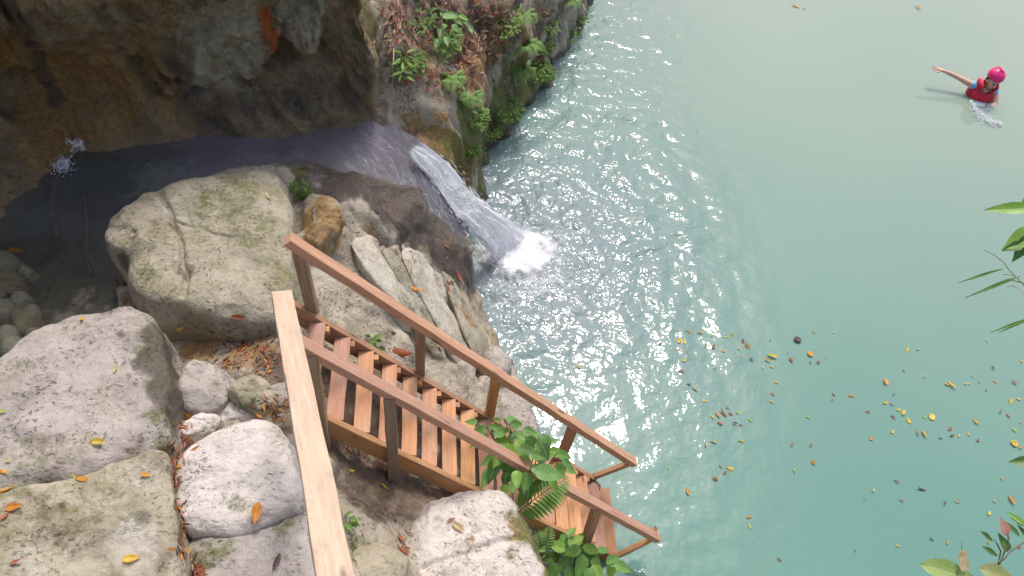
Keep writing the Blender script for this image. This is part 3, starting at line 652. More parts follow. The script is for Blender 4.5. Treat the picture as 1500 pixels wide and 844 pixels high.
# ------------------------------------------------------------------ pool water
PL = at(750, 367, 0)
def stretch(a, b, st, far, n):
    k = np.arange(a, b, st); g = (far/st/8)**(1/n)
    steps = np.cumsum(st*g**np.arange(1, 200)); steps = steps[steps < far]
    return np.concatenate([(a-steps)[::-1], k, (b+steps)])
wx = stretch(-.8, 4.6, .020, 150, 40); wy = stretch(2.6, 11.5, .022, 150, 40)
WX, WY = np.meshgrid(wx, wy, indexing='ij'); p = np.stack([WX.ravel(), WY.ravel()], 1)
p3 = xyz(p[:, 0], p[:, 1], 0)
rr = np.hypot(p[:, 0]-PL[0], p[:, 1]-PL[1])
# choppy fan spreading from the fall: strong within ~3.5 m, dying out to the right
fan = np.exp(-(np.maximum(0, rr-1.2)/2.6)**2)
leftw = 1-smooth(.5, 3.1, p[:, 0]-.12*(p[:, 1]-4)+fbm(p3*.6, 3, 70)*.7)
amp = np.clip(np.maximum(fan, leftw*.95)*(1-smooth(1.3, 3.7, p[:, 0])), 0, 1)
near = np.exp(-(rr/1.1)**2)
wr = rr+fbm(p3*.9, 3, 71)*.16+fbm(p3*2.4, 2, 72)*.07
th = np.arctan2(p[:, 1]-PL[1], p[:, 0]-PL[0])
rg = np.random.default_rng(3); hz = np.zeros(len(p))
wx_ = p[:, 0]+.12*fbm(p3*1.3, 2, 78); wy_ = p[:, 1]+.12*fbm(p3*1.3, 2, 79)
for j in range(34):                     # wind and splash chop: a spectrum of small waves, mostly running away from the fall
    lam = .15*(4.4**rg.random()); a_ = rg.normal(-.25, .95); k_ = 2*math.pi/lam
    hz += .0042*lam**.85*np.sin(k_*(wx_*math.cos(a_)+wy_*math.sin(a_))+rg.random()*6.28)
for j in range(16):                     # rings from the plunge, broken up along their length
    lam = .09+.022*j; k_ = 2*math.pi/lam; br = .5+.5*np.sin(th*(2+j*.6)+rg.random()*6.28+2*fbm(p3*.8, 2, 110+j))
    hz += .0125*lam*np.sin(k_*wr+rg.random()*6.28)*br*np.exp(-rr/3.0)
st_ = np.exp(-(((p-at(875, 660, 0)[:2])/np.array([1.1, 1.4]))**2).sum(1))
hl_ = np.zeros(len(p))
for j in range(10):                     # longer slop by the stair foot
    lam = .28+.05*j; a_ = rg.normal(-.1, 1.0); k_ = 2*math.pi/lam
    hl_ += st_*.0036*lam*np.sin(k_*(wx_*math.cos(a_)+wy_*math.sin(a_))+rg.random()*6.28)
hz = hz+hl_
patch = .55+.75*np.clip(fbm(p3*.75, 3, 91)+.45, 0, 1)
hz = (hz-hl_)*amp*patch*(1-.80*st_)+hl_*amp+.003*fbm(p3*1.2, 2, 75)*np.exp(-rr/12)
hz += .012*near*fbm(p3*14, 3, 76)
hz *= np.exp(-np.maximum(0, rr-9)/8)
WVt = np.column_stack([p, hz])
wm = fast_mesh('pool_water', WVt, grid_faces(len(wx), len(wy)), M['pool'])
set_attr(wm, 'chop', np.clip(.05+amp*.85*(1-.78*st_)+near*.5, 0, 1.3)*np.exp(-np.maximum(0, rr-9)/6))
set_attr(wm, 'aerated_sheen', np.clip(np.exp(-(rr/1.7)**2)*.9+amp*.35, 0, 1))  # the wider fan term spreads the painted sky reflection
tr_ = at(1400, -60, 0)
set_attr(wm, 'shallow', np.clip(.95*smooth(4.0, 14.5, p[:, 1]+.35*p[:, 0]-.5)+.15*fbm(p3*.35, 3, 77), 0, 1))  # far gradient: shallows plus haze and sky sheen put into the colour
props(link('pool_water', wm), 'turbid teal pool with ripples spreading from the waterfall', None, None, 'structure')

# ------------------------------------------------------------------ stream and waterfall
def strip(stations, nu, nv):
    L = catmull(np.array([at(*s[0], s[2]) for s in stations]), nu); Rr = catmull(np.array([at(*s[1], s[2]) for s in stations]), nu)
    t = np.linspace(0, 1, nv)[None, :, None]
    return L[:, None]*(1-t)+Rr[:, None]*t
ST = [((-420,330),(-420,760),2.28),((-100,285),(-60,640),2.28),((30,225),(60,540),2.28),((110,195),(195,460),2.275),((180,185),(225,340),2.265),((250,172),(268,290),2.23),((350,160),(350,256),2.14),((450,150),(440,244),2.04),((520,158),(503,258),1.93),((580,186),(548,276),1.74),((622,210),(586,292),1.50),((656,244),(619,322),1.22),((686,283),(648,346),.93),((704,318),(672,358),.72)]
G = strip(ST, 260, 60); sv = G.reshape(-1, 3)
uu = np.repeat(np.linspace(0, 1, 260), 60)
flow = smooth(.28, .5, uu)
sv[:, 2] += flow*(fbm(sv*np.array([3, 3, 1]), 3, 81)*.015+fbm(sv*9, 3, 82)*.005)+.003*fbm(sv*4, 2, 83)
sm = fast_mesh('stream_water', sv, grid_faces(260, 60), M['stream'])
set_attr(sm, 'chop', .12+.22*flow); set_attr(sm, 'murk_sheen', np.clip(.35+.30*flow+.25*fbm(sv*1.5, 3, 84)-.6*(1-smooth(.25, .9, np.linalg.norm(sv-at(15, 450, 2.28), axis=1))), 0, 1))  # murk, raised along the flow for the painted sky sheen
props(link('stream_water', sm), 'dark shallow stream curving to the waterfall', None, None, 'structure')
def uvgrid(me, nu, nv, su=1., sv_=1.):
    uv = me.uv_layers.new(name='UVMap'); idx = np.zeros(len(me.loops), np.int32); me.loops.foreach_get('vertex_index', idx)
    uv.data.foreach_set('uv', np.column_stack([(idx//nv)/(nu-1)*su, (idx % nv)/(nv-1)*sv_]).astype(np.float32).ravel())
FS = [((606,214),(592,230),1.68),((632,231),(610,250),1.46),((658,254),(632,276),1.22),((684,284),(656,311),.96),((706,309),(678,339),.72),((728,330),(700,364),.40),((756,345),(716,388),.08),((774,352),(722,398),-.05)]
wf = empty('waterfall', at(700, 340, .6)); props(wf, 'white waterfall sliding off the ledge into the teal pool', 'waterfall')
wl = Vector(wf.location)
for lay in range(3):
    G = strip(FS, 120, 60); fv = G.reshape(-1, 3).copy(); fu = np.repeat(np.linspace(0, 1, 120), 60); fvv = np.tile(np.linspace(0, 1, 60), 120)
    fv = fv+(np.array(fv)-np.repeat(G.mean(1), 60, 0))*(.12*lay-.05); fv[:, 2] += .035+lay*.035+fbm(np.column_stack([fu*5, fvv*9, 0*fu+lay*5]), 3, 90+lay)*.05+.10*np.sin(math.pi*np.clip((fu-.5)*2, 0, 1))*(.6+.3*lay)
    me = fast_mesh('water_sheet', fv-np.array(wl), grid_faces(120, 60), M['fall']); uvgrid(me, 120, 60, 1.+.2*lay, 1.+.13*lay)
    ed = np.minimum(fvv, 1-fvv)
    dens = .55+.12*smooth(0, .25, ed)-.5*(1-smooth(0, .14, ed+fbm(np.column_stack([fu*14, fvv*3, fu*0]), 2, 95+lay)*.10))+.13*smooth(.0, .35, 1-fvv)-.5*(1-smooth(0, .12, fu))-.07*lay-.12*smooth(.75, 1., fu)+.05*fbm(np.column_stack([fu*9, fvv*5, fu*0+lay*3]), 3, 105)
    set_attr(me, 'dens', dens)
    link('water_sheet', me, wf)
def drops(n, fn, rmin, rmax):
    V = []; F = []
    for i in range(n):
        c, st = fn(); r = random.uniform(rmin, rmax)**1; o = len(V); d = Vector(st)
        ax = d.normalized() if d.length else Vector((0, 0, 1)); a = ax.orthogonal().normalized(); b = ax.cross(a); k = 1+d.length
        for q in (ax*r*k, a*r, b*r, -a*r, -b*r, -ax*r*k): V.append(Vector(c)+q)
        F += [(o, o+1, o+2), (o, o+2, o+3), (o, o+3, o+4), (o, o+4, o+1), (o+5, o+2, o+1), (o+5, o+3, o+2), (o+5, o+4, o+3), (o+5, o+1, o+4)]
    return V, F
GF = strip(FS, 60, 30)
def fall_drop():
    i = int(random.triangular(6, 58, 52)); j = min(29, max(0, int(random.gauss(14, 8)))); a = GF[i, j]; b = GF[min(i+3, 59), j]
    c = a+np.array([random.gauss(0, .03), random.gauss(0, .03), abs(random.gauss(0, .06))+.05]); d = (b-a); d = d/np.linalg.norm(d)
    return c-np.array(wl), d*random.uniform(2, 16)
V, F = drops(5200, fall_drop, .0016, .0036)
props(link('spray', mesh('spray', V, F, M['drop']), wf), None, None, None, 'stuff')
# plunge foam: heaps of broken water where the fall lands
FA, FR = 140, 60
an = np.linspace(0, 2*math.pi, FA, endpoint=False)[:, None]; rad = np.linspace(0, 1, FR)[None, :]
ext = .48+.22*np.clip(np.cos(an-.15), 0, 1)**2+.20*np.clip(np.cos(an+2.25), 0, 1)**2+.16*fbm(np.stack([np.cos(an)*1.8, np.sin(an)*1.8, an*0], -1), 3, 5)
fx = PL[0]-.03+np.cos(an)*rad*ext*1.15; fy = PL[1]-.04+np.sin(an)*rad*ext*1.1
fp = np.stack([fx, fy, 0*fx], -1).reshape(-1, 3); frr = (rad+0*an).ravel()
fh = .02+(1-frr**2)*(.05+.05*fbm(fp*5, 3, 97, .5))+.006*fbm(fp*20, 2, 98)
fp[:, 2] = fh*(1-smooth(.7, 1, frr))+.012
fo = empty('plunge_foam', (PL[0], PL[1], 0)); props(fo, 'white foam and spray where the waterfall hits the pool', 'foam', None, 'stuff')
me = fast_mesh('foam_mass', fp-np.array([PL[0], PL[1], 0]), grid_faces(FA, FR, True), M['foam'])
uv = me.uv_layers.new(name='UVMap'); idx = np.zeros(len(me.loops), np.int32); me.loops.foreach_get('vertex_index', idx); uv.data.foreach_set('uv', fp[idx, :2].astype(np.float32).ravel())
set_attr(me, 'dens', 1.04-.92*frr+.24*fbm(fp*5, 3, 99))
link('foam_mass', me, fo)
ext2 = .75+.45*np.clip(np.cos(an-.1), 0, 1)**2+.35*np.clip(np.cos(an+1.9), 0, 1)**2+.25*fbm(np.stack([np.cos(an)*1.7, np.sin(an)*1.7, an*0], -1), 3, 6)
gx = PL[0]+np.cos(an)*rad*ext2; gy = PL[1]-.03+np.sin(an)*rad*ext2
gp = np.stack([gx, gy, 0*gx], -1).reshape(-1, 3); gp[:, 2] = .022+.012*fbm(gp*6, 3, 121)
me = fast_mesh('foam_veil', gp-np.array([PL[0], PL[1], 0]), grid_faces(FA, FR, True), M['foam'])
uv = me.uv_layers.new(name='UVMap'); idx = np.zeros(len(me.loops), np.int32); me.loops.foreach_get('vertex_index', idx); uv.data.foreach_set('uv', gp[idx, :2].astype(np.float32).ravel())
set_attr(me, 'dens', .86-.62*frr**.8+.22*fbm(gp*3.5, 4, 122, .6))
link('foam_veil', me, fo)
def foam_drop():
    a = random.choice([random.uniform(0, 2*math.pi), random.gauss(.1, .5), random.gauss(-2.2, .5)]); r = abs(random.gauss(0, .40)); hgt = abs(random.gauss(0, .07))*(1-min(1, r*.9))+.015
    return (math.cos(a)*r*1.15, math.sin(a)*r, hgt), (0, 0, random.uniform(0, 1))
V, F = drops(1200, foam_drop, .0015, .0036)
props(link('splash_droplets', mesh('splash_droplets', V, F, M['drop']), fo), None, None, None, 'stuff')
# small cascade at the head of the stream
cs = [((126,207),(112,200),2.46),((128,216),(106,212),2.42),((122,226),(94,224),2.38),((112,240),(80,232),2.33),((106,252),(72,244),2.29)]
G = strip(cs, 40, 20); fv = G.reshape(-1, 3)
fv[:, 2] += .03+fbm(fv*12, 3, 101)*.02
me = fast_mesh('small_cascade', fv-at(85, 240, 2.3), grid_faces(40, 20), M['fall']); uvgrid(me, 40, 20)
_u = np.repeat(np.linspace(0, 1, 40), 20); _v = np.tile(np.linspace(0, 1, 20), 40)
set_attr(me, 'dens', .46+.30*fbm(fv*14, 3, 102)-.5*(1-smooth(0, .25, np.minimum(_v, 1-_v)))-.5*(1-smooth(0, .15, np.minimum(_u, 1-_u))))
o = link('small_cascade', me); o.location = at(85, 240, 2.3); props(o, 'small white trickle dropping into the stream below the dark cliff', 'cascade')
cb_ = at(85, 240, 2.3)
def casc_drop():
    if random.random() < .75: px_, py_, z_ = random.gauss(90, 8), random.gauss(242, 6), 2.30
    else:
        k_ = random.random(); px_, py_, z_ = 98+26*k_+random.gauss(0, 2), 206+12*k_+random.gauss(0, 2.5), 2.44
    return at(px_, py_, z_+abs(random.gauss(0, .02)))-cb_, (random.gauss(0, 2), random.gauss(0, 2), random.gauss(0, 1))
V, F = drops(520, casc_drop, .0014, .0032)
props(link('spray', mesh('spray', V, F, M['drop']), o), None, None, None, 'stuff')

# ------------------------------------------------------------------ staircase
SS = .77
O0 = np.array([-1.7732357580796203, 3.0013221530246925, -5.38320192126329])*SS+EYE
AZ, SL, WID, RH = .16795867, .84670248, .82253286*SS, .9*SS
DIR = np.array([math.cos(AZ)*math.cos(SL), math.sin(AZ)*math.cos(SL), -math.sin(SL)]); HOR = np.array([math.cos(AZ), math.sin(AZ), 0]); SIDE = np.array([-math.sin(AZ), math.cos(AZ), 0])
def spt(t, side, up=0., lat=0.): return O0+DIR*(t*SS)+SIDE*(WID*side+lat)+np.array([0, 0, up])
def board_mesh(name, L, w, h, mat, bev=.004, seg=None, wob=.0012, seed=0):
    bm = bmesh.new(); bmesh.ops.create_cube(bm, size=1); bmesh.ops.scale(bm, vec=(L, w, h), verts=bm.verts)
    n = seg or max(1, int(L/.18))
    if n > 1:
        ed = [e for e in bm.edges if abs(e.verts[0].co.x-e.verts[1].co.x) > L*.5]
        bmesh.ops.subdivide_edges(bm, edges=ed, cuts=n, use_grid_fill=True)
    rng = random.Random(seed)
    off = {}
    for v in bm.verts:
        k = (round(v.co.x, 3)); off.setdefault(k, (rng.gauss(0, wob), rng.gauss(0, wob))); v.co.y += off[k][0]+rng.gauss(0, wob*.5); v.co.z += off[k][1]+rng.gauss(0, wob*.5)
    ed = [e for e in bm.edges if len(e.link_faces) == 2 and e.calc_face_angle(0) > .8]
    bmesh.ops.bevel(bm, geom=ed, offset=bev, segments=2, affect='EDGES', profile=.6)
    me = bpy.data.meshes.new(name); bm.to_mesh(me); bm.free(); me.materials.append(mat)
    return me
def board(name, p0, p1, w, h, mat, parent, upv=(0, 0, 1), seed=0, label=None, bev=.004):
    p0, p1 = Vector(p0), Vector(p1); x = (p1-p0); L = x.length; x.normalize()
    y = Vector(upv).cross(x).normalized(); z = x.cross(y)
    mw = Matrix((x, y, z)).transposed().to_4x4(); mw.translation = (p0+p1)/2-Vector(parent.location)
    o = link(name, board_mesh(name, L, w, h, mat, seed=seed, bev=bev), parent, mw)
    if label: o['label'] = label
    return o
st = empty('wooden_staircase', spt(5.2, .5)); props(st, 'steep reddish brown timber staircase with two handrails going down into the pool', 'staircase')
T0, T1 = .30, 5.22
vup = np.cross(SIDE, DIR); vup = -vup if vup[2] < 0 else vup
for side, a, b, lat in ((0, .42, 5.20, -.022), (1, .20, 5.0, .022)):
    up = -.075*vup
    board('stringer', spt(a, side, 0, lat)+up, spt(b, side, 0, lat)+up, .042, .15, M['wood'], st, vup, 10+side)
TT = [.46]
while TT[-1] < 5.0: TT.append(TT[-1]+.305-.052*(TT[-1]/5))
for i, t in enumerate(TT):
    c0, c1 = spt(t, 0, -.06, .003), spt(t, 1, -.06, -.003)
    jit = [random.uniform(-.008, .008) for _ in range(2)]
    board('tread', c0+HOR*jit[0], c1+HOR*jit[1], random.uniform(.104, .112), .03, M['tread'], st, (0, 0, 1), 100+i)
    if i < len(TT)-1:
        cc = spt(t, 1, -.06, -.03)+np.array([0, 0, -.04])
        board('cleat', cc-HOR*.06, cc+HOR*.082, .045, .045, M['wood'], st, (0, 0, 1), 200+i)
for side, a, b in ((1, .30, 5.53), (0, .50, 5.83)):
    board('handrail', spt(a, side, RH), spt(b, side, RH), .072, .062, M['rail'], st, vup, 30+side)
for side, t, lo, mt in ((1, .40, -.14, 'greyed'), (1, 1.78, -.10, 'greyed'), (1, 2.88, -.12, 'wood'), (1, 4.25, -.16, 'wood'), (0, 1.44, -.36, 'greyed'), (0, 4.52, -.12, 'wood'), (0, .62, -.30, 'greyed')):
    lat = (-.080 if side == 0 else .080) if not (side == 1 and t < 3) else .0
    lat = {(0): -.082, (1): .0}[side]
    lo2 = max(lo, -.6)
    base = spt(t, side, .004 if side == 1 else lo2, lat*1.0)
    if side == 1: base = spt(t, side, -.13, .082)
    topp = spt(t, side, RH-.022, lat if side == 0 else .082)
    # posts stand against the outer face of the stringer and run up under the rail
    topp = topp-SIDE*((topp-spt(t, side, 0))@SIDE)*.85
    board('post', base, topp, .075, .070, M[mt], st, HOR, 40+int(t*10)+side)
for side, tr_end, ts in ((1, 5.49, 4.92), (0, 5.78, 5.14)):
    board('brace', spt(tr_end-.06, side, RH-.075), spt(ts, side, -.05, -.045 if side == 0 else .045), .045, .045, M['rail'], st, (0, 0, 1), 70+side)

hb = empty('handrail_beam', at(440, 560, 2.7)); props(hb, 'long pale sawn handrail beam rising past the landing in the foreground', 'handrail')
p0, p1 = at(413, 434, 3.92), at(494, 860, 4.95); p1 = p1+(p1-p0)*.3
board('beam', p0, p1, .098, .058, M['beam'], hb, (0.12, 0, 1), 3, bev=.005)
for tt in (.18, .92):
    q0 = p0+(p1-p0)*tt; dz = 1.2 if tt < .5 else 1.3
    board('post', q0-np.array([0, 0, dz]), q0-np.array([0, 0, .03]), .06, .06, M['greyed'], hb, (1, 0, 0), 5)

# ------------------------------------------------------------------ leaves and plants
def leaf_mesh(name, mat, kind='ovate', fold=.12, droop=.12, n=7, wr=.42):
    """unit-length leaf along +X, 2 quads wide; kinds: ovate, lance, round, heart"""
    V = []; UVs = []; F = []
    for i in range(n+1):
        t = i/n
        if kind == 'ovate': wd = math.sin(math.pi*t**.75)**.9*wr*.5
        elif kind == 'lance': wd = math.sin(math.pi*t**.9)*wr*.5
        elif kind == 'round': wd = math.sqrt(max(0, 1-(2*t-1)**2))*wr*.5
        else: wd = math.sin(math.pi*min(1, t**.62))*wr*.5
        if i in (0, n): wd = max(wd, .006)
        z = -droop*t*t+.02*math.sin(t*9)
        for s in (-1, -.5, 0, .5, 1):
            V.append((t, s*wd, z+abs(s)*wd*fold*2+.012*math.sin(t*11+s*3)*abs(s))); UVs.append((t, .5+s*.5))
    for i in range(n):
        for j in range(4): F.append((i*5+j, (i+1)*5+j, (i+1)*5+j+1, i*5+j+1))
    me = mesh(name, V, F, mat); uv = me.uv_layers.new(name='UVMap')
    for l in me.loops: uv.data[l.index].uv = UVs[l.vertex_index]
    return me
def vec(p): return Vector(tuple(p))
def frame(pos, direction, normal, size):
    x = vec(direction).normalized(); n = vec(normal); z = (n-x*n.dot(x)).normalized(); y = z.cross(x)
    mw = Matrix((x*size, y*size, z*size)).transposed().to_4x4(); mw.translation = vec(pos); return mw
def imgdir(px, py, z, ang):
    """world direction in the horizontal plane that points along an image angle (degrees, 0 = right, 90 = down)"""
    a = at(px, py, z); b = at(px+10*math.cos(R(ang)), py+10*math.sin(R(ang)), z); return vec(b-a).normalized()
KINDS_ = ('yellow', 'orange', 'red', 'brown', 'darkleaf', 'lime', 'buff')
def variants(nm, kind, fold, droop, wr):
    out = {}
    for k in KINDS_:
        out[k] = [leaf_mesh(nm+k, M[k], kind, fold*f_, droop*d_, wr=wr*w_) for f_, d_, w_ in ((1, 1, 1), (3.2, 2.5, .8), (-1.8, -2.2, .9), (2.2, -1.5, 1.1))]
    return out
LMV, LLV, LRV = variants('leaf_', 'ovate', .10, .06, .42), variants('leaf_long_', 'lance', .16, .12, .28), variants('leaf_round_', 'round', .08, .04, .72)
LM, LL, LR = ({k: v[0] for k, v in d_.items()} for d_ in (LMV, LLV, LRV))
COLN = {'yellow': 'yellow', 'orange': 'orange', 'red': 'russet', 'brown': 'brown', 'darkleaf': 'blackish', 'lime': 'lime', 'buff': 'buff'}
# floating leaves: crop coordinates of the drift (scale 1.99 from 900,420), colour, length px, shape
FL = """218,130 y 16 l|252,131 y 18 l|284,142 l 10 o|190,158 y 16 r|135,165 r 9 o|183,184 o 9 o|211,190 y 14 l|205,214 y 12 o|196,247 r 16 l|294,236 l 11 l|268,173 b 11 l|290,174 r 14 o|325,146 l 14 l|346,142 y 16 l|363,179 u 9 o|318,188 o 10 o|376,160 b 20 l|390,176 o 28 l|400,212 b 16 l|371,202 o 10 o|461,203 y 26 l|447,214 o 16 l|460,233 y 10 o|433,235 y 9 l|516,214 r 14 o|571,196 o 15 r|594,220 r 11 o|572,222 d 8 o|534,155 d 18 r|582,132 o 11 l|618,205 y 7 o|475,279 y 10 o|461,312 o 15 l|459,335 y 12 l|262,332 y 14 o|411,300 l 9 l|235,297 u 18 l|215,284 d 15 l|639,313 b 11 o|635,331 r 10 l|691,317 o 14 o|360,366 l 12 l|397,389 l 13 l|565,380 l 12 l|330,352 r 13 l|318,368 r 24 l|302,374 o 18 l|286,379 y 11 o|308,397 r 15 o|340,370 r 14 l|368,403 r 12 l|352,398 d 13 l|369,449 y 17 l|290,452 u 18 l|268,460 u 16 l|519,460 r 11 o|574,461 r 12 o|580,512 o 13 o|337,530 y 20 o|321,543 r 14 o|294,560 r 18 l|309,524 b 12 l|525,535 l 13 l|214,596 o 20 o|394,672 o 14 o|482,796 r 15 l|158,527 l 8 o|853,184 y 17 o|886,182 u 9 o|843,244 d 9 l|905,261 u 8 o|791,277 o 18 r|814,314 d 8 l|789,338 y 13 o|809,342 b 12 l|739,364 r 14 l|811,378 r 18 l|830,358 y 14 o|843,368 y 17 o|859,390 y 15 r|904,379 l 9 o|926,379 y 19 r|811,422 y 12 o|884,426 b 16 l|902,429 o 20 l|750,442 o 13 o|951,442 d 11 l|980,414 r 15 o|985,434 d 13 o|1005,434 y 9 o|1034,430 y 11 o|1053,393 y 20 l|1060,448 r 11 o|983,287 y 24 l|970,285 o 12 o|1023,282 y 8 o|1035,283 y 8 o|1046,260 u 9 l|1083,302 d 6 o|1064,280 d 6 o|1087,157 l 9 l|1104,237 d 12 l|1110,276 o 13 l|1165,279 r 16 l|1188,217 y 10 o|1156,334 y 18 o|1178,327 y 12 o|1126,364 b 12 o|1149,376 r 13 o|1166,417 l 14 l|1166,457 y 18 r|1185,468 o 14 o|1130,560 o 10 l|1157,622 o 25 l|1110,626 u 11 o|1092,661 y 13 o|1000,626 o 12 l|964,630 d 11 l|837,624 r 13 l|822,567 b 15 l|755,593 y 12 l|730,619 d 5 o|895,590 d 22 l|972,745 o 12 o|827,755 y 12 l|703,771 d 7 l|455,157 d 5 o|505,195 d 5 o|1185,395 u 9 o|1090,745 o 9 o|1180,760 r 12 o|640,132 y 6 o|980,810 r 14 l"""
CODE = {'y': 'yellow', 'o': 'orange', 'r': 'red', 'b': 'brown', 'd': 'darkleaf', 'l': 'lime', 'u': 'buff'}
floaters = []
for it in FL.split('|'):
    xy, c, ln, sh = it.split(); cx, cy = map(float, xy.split(',')); floaters.append((900+cx/1.99, 420+cy/1.99, CODE[c], float(ln)/1.99*1.15, sh))
floaters += [(1165,9,'orange',12,'l'),(1345,11,'orange',10,'l'),(1178,12,'buff',6,'o'),(1098,770,'lime',7,'o'),(848,537,'yellow',9,'l'),(1003,500,'yellow',9,'o'),(960,775,'red',10,'o'),(1365,790,'darkleaf',8,'l')]
SPECIAL = {(534,155): 'rounded dark purple leaf floating alone above the orange drift', (390,176): 'large curled orange brown leaf floating in the middle of the drift',
 (853,184): 'upright yellow leaf floating alone in open water near a tiny buff leaf', (791,277): 'round golden orange leaf floating alone below the upright yellow leaf', (926,379): 'largest round yellow leaf in the right hand drift', (902,429): 'folded orange leaf paired with a brown one, floating in the right drift',
 (1157,622): 'long bright orange leaf floating above the dark twig at the right edge', (214,596): 'broad orange leaf floating right of the lower handrail end', (337,530): 'yellow leaf standing upright beside a russet one, right of the stairs', (461,203): 'long yellow leaf floating right of the large curled orange brown leaf',
 (983,287): 'long pale yellow leaf floating in the right drift next to an orange one', (895,590): 'thin black twig like leaf floating in open water', (571,196): 'round orange leaf floating just right of the long yellow leaf', (318,368): 'long russet leaf crossing others in the clump beyond the stairs', (482,796): 'single russet leaf floating low in the open water right of the leafy shrub'}
special = {(round(900+k[0]/1.99), round(420+k[1]/1.99)): v for k, v in SPECIAL.items()}
for (px, py, c, L, sh) in floaters:
    pos = at(px, py, .012); dpt = (pos-EYE)@_f; size = L/FPX*dpt*1.12
    me = random.choice({'o': LMV, 'l': LLV, 'r': LRV}[sh][c])
    d = imgdir(px, py, 0, random.uniform(0, 360) if sh != 'l' else random.choice([20, 30, 50, 70, 110, 200, 215])+random.uniform(-15, 15))
    o = link('floating_leaf', me); o.matrix_world = frame(pos-np.array(d)*size*.5, d, (random.gauss(0, .12), random.gauss(0, .12), 1), size)
    zone = 'in the drift by the stairs' if px < 1130 else ('in mid pool' if px < 1240 else ('in the right drift' if py < 760 else 'in the bottom right corner'))
    if py < 100: zone = 'at the pool top'
    shp = {'o': 'oval', 'l': 'narrow', 'r': 'rounded'}[sh]
    others = sorted((math.hypot(f[0]-px, f[1]-py), f) for f in floaters if (f[0], f[1]) != (px, py))
    nb = others[0][1]; dx, dy = px-nb[0], py-nb[1]
    side = ('right of' if dx > 0 else 'left of') if abs(dx) > abs(dy) else ('below' if dy > 0 else 'above')
    lab = special.get((round(px), round(py)), f'small {COLN[c]} {shp} leaf floating {zone}, {side} a {COLN[nb[2]]} one')
    props(o, lab, 'leaf', 'leaves floating on the pool')
# single leaves lying on rock
RL = [(25,369,'orange',26,'o',-10,'bright orange yellow leaf lying at the left edge of the murky pool'),(147,649,'yellow',28,'l',8,'curled yellow leaf on the middle of the big pale slab'),(192,820,'yellow',22,'o',-15,'yellow leaf on the grey green slab in the lower left'),
 (122,704,'orange',24,'l',20,'orange and yellow leaf caught in the crack between the two left slabs'),(112,699,'lime',16,'l',50,'lime leaf touching the orange leaf in the slab crack'),(170,543,'lime',14,'l',-60,'lime leaf near the top of the big pale slab'),(120,470,'yellow',14,'o',80,'faded yellow leaf near the upper edge of the big pale slab'),
 (5,604,'lime',12,'o',0,'lime leaf at the left edge of the big pale slab'),(13,677,'lime',9,'o',0,'small lime leaf at the left edge above the orange ones'),(6,692,'orange',13,'o',20,'orange leaf at the left edge below a small lime leaf'),(12,718,'orange',22,'o',-20,'large orange leaf at the left edge by the slab joint'),(22,744,'orange',22,'o',-10,'faded orange leaf at the left edge on the lower slab'),(8,757,'red',14,'o',-50,'russet leaf below the faded orange leaf at the left edge'),
 (25,825,'red',17,'l',-15,'narrow red leaf low on the grey green slab'),(275,607,'orange',20,'o',-10,'golden leaf beside the small cream rock'),(251,677,'red',18,'l',-10,'red leaf in the joint between the two left slabs and the whitish boulder'),(255,694,'orange',14,'o',80,'orange leaf in the joint just below the red leaf'),(248,652,'red',20,'l',85,'wine red leaf in the joint above the red leaf'),(213,696,'orange',14,'o',0,'faint orange leaf near the corner of the grey green slab'),
 (279,807,'yellow',14,'o',-60,'yellow leaf deep in the joint at the bottom'),(285,832,'buff',16,'l',60,'pale leaf in the bottom joint beside a rust leaf'),(297,838,'red',24,'o',70,'rust coloured leaf in the bottom joint'),(375,752,'orange',28,'o',100,'orange tan leaf between the whitish boulder and the low grey rock'),(405,825,'darkleaf',26,'l',110,'dark purple leaf on the low grey rock beside the pale beam'),
 (585,517,'red',32,'o',5,'large brown curled leaf on the rock behind the upper stairs'),(607,424,'orange',22,'l',10,'orange brown leaf on the carved steps'),(350,463,'red',20,'l',5,'russet leaf at the near edge of the flat mossy boulder'),(392,289,'buff',14,'o',60,'buff leaf on the top corner of the flat mossy boulder'),(265,480,'yellow',13,'o',-60,'yellow leaf on the orange stained landing'),(563,715,'yellow',18,'l',8,'yellow leaf on the bare earth under the stairs'),
 (575,487,'brown',16,'l',-20,'brown leaf caught in the rock crack behind the top post'),(670,405,'red',18,'l',40,'red leaf on the brown rock below the waterfall lip'),(656,425,'red',14,'l',70,'dark red leaf in the crevice below the waterfall lip'),(623,363,'lime',9,'l',70,'lime leaf on the brown rock above the carved steps'),(653,361,'red',9,'o',10,'bright red leaf on the brown rock above the carved steps'),(576,163,'orange',9,'l',10,'orange leaf on the olive rock above the stream'),
 (672,772,'buff',22,'l',35,'pale twig like leaf on top of the sunlit white boulder'),(660,762,'brown',14,'l',-25,'small brown leaf on top of the sunlit white boulder'),(688,438,'red',12,'o',70,'round red leaf on pale rock near the water edge'),(590,808,'red',22,'o',60,'russet leaf beside the sunlit white boulder'),(585,790,'red',16,'l',60,'red leaf wedged above the sunlit white boulder edge'),
 (600,105,'orange',11,'o',30,'orange leaf among ferns on the upper bank'),(512,690,'yellow',12,'l',-10,'yellow leaf by the first post under the stairs'),(690,370,'brown',12,'l',60,'brown leaf at the dark waterfall lip')]
for (px, py, c, L, sh, ang, lab) in RL:
    h = surf(px, py, .012)
    if h is None: continue
    pos, n = h; dpt = (np.array(pos)-EYE)@_f; size = L/FPX*dpt*1.15
    d = imgdir(px, py, pos.z, ang); d = (d-n*d.dot(n)).normalized()
    o = link('fallen_leaf', random.choice({'o': LMV, 'l': LLV, 'r': LRV}[sh][c])); o.matrix_world = frame(pos-d*size*.5, d, n+Vector((random.gauss(0, .15), random.gauss(0, .15), 0)), size)
    props(o, lab, 'leaf', 'fallen leaves on the rocks')
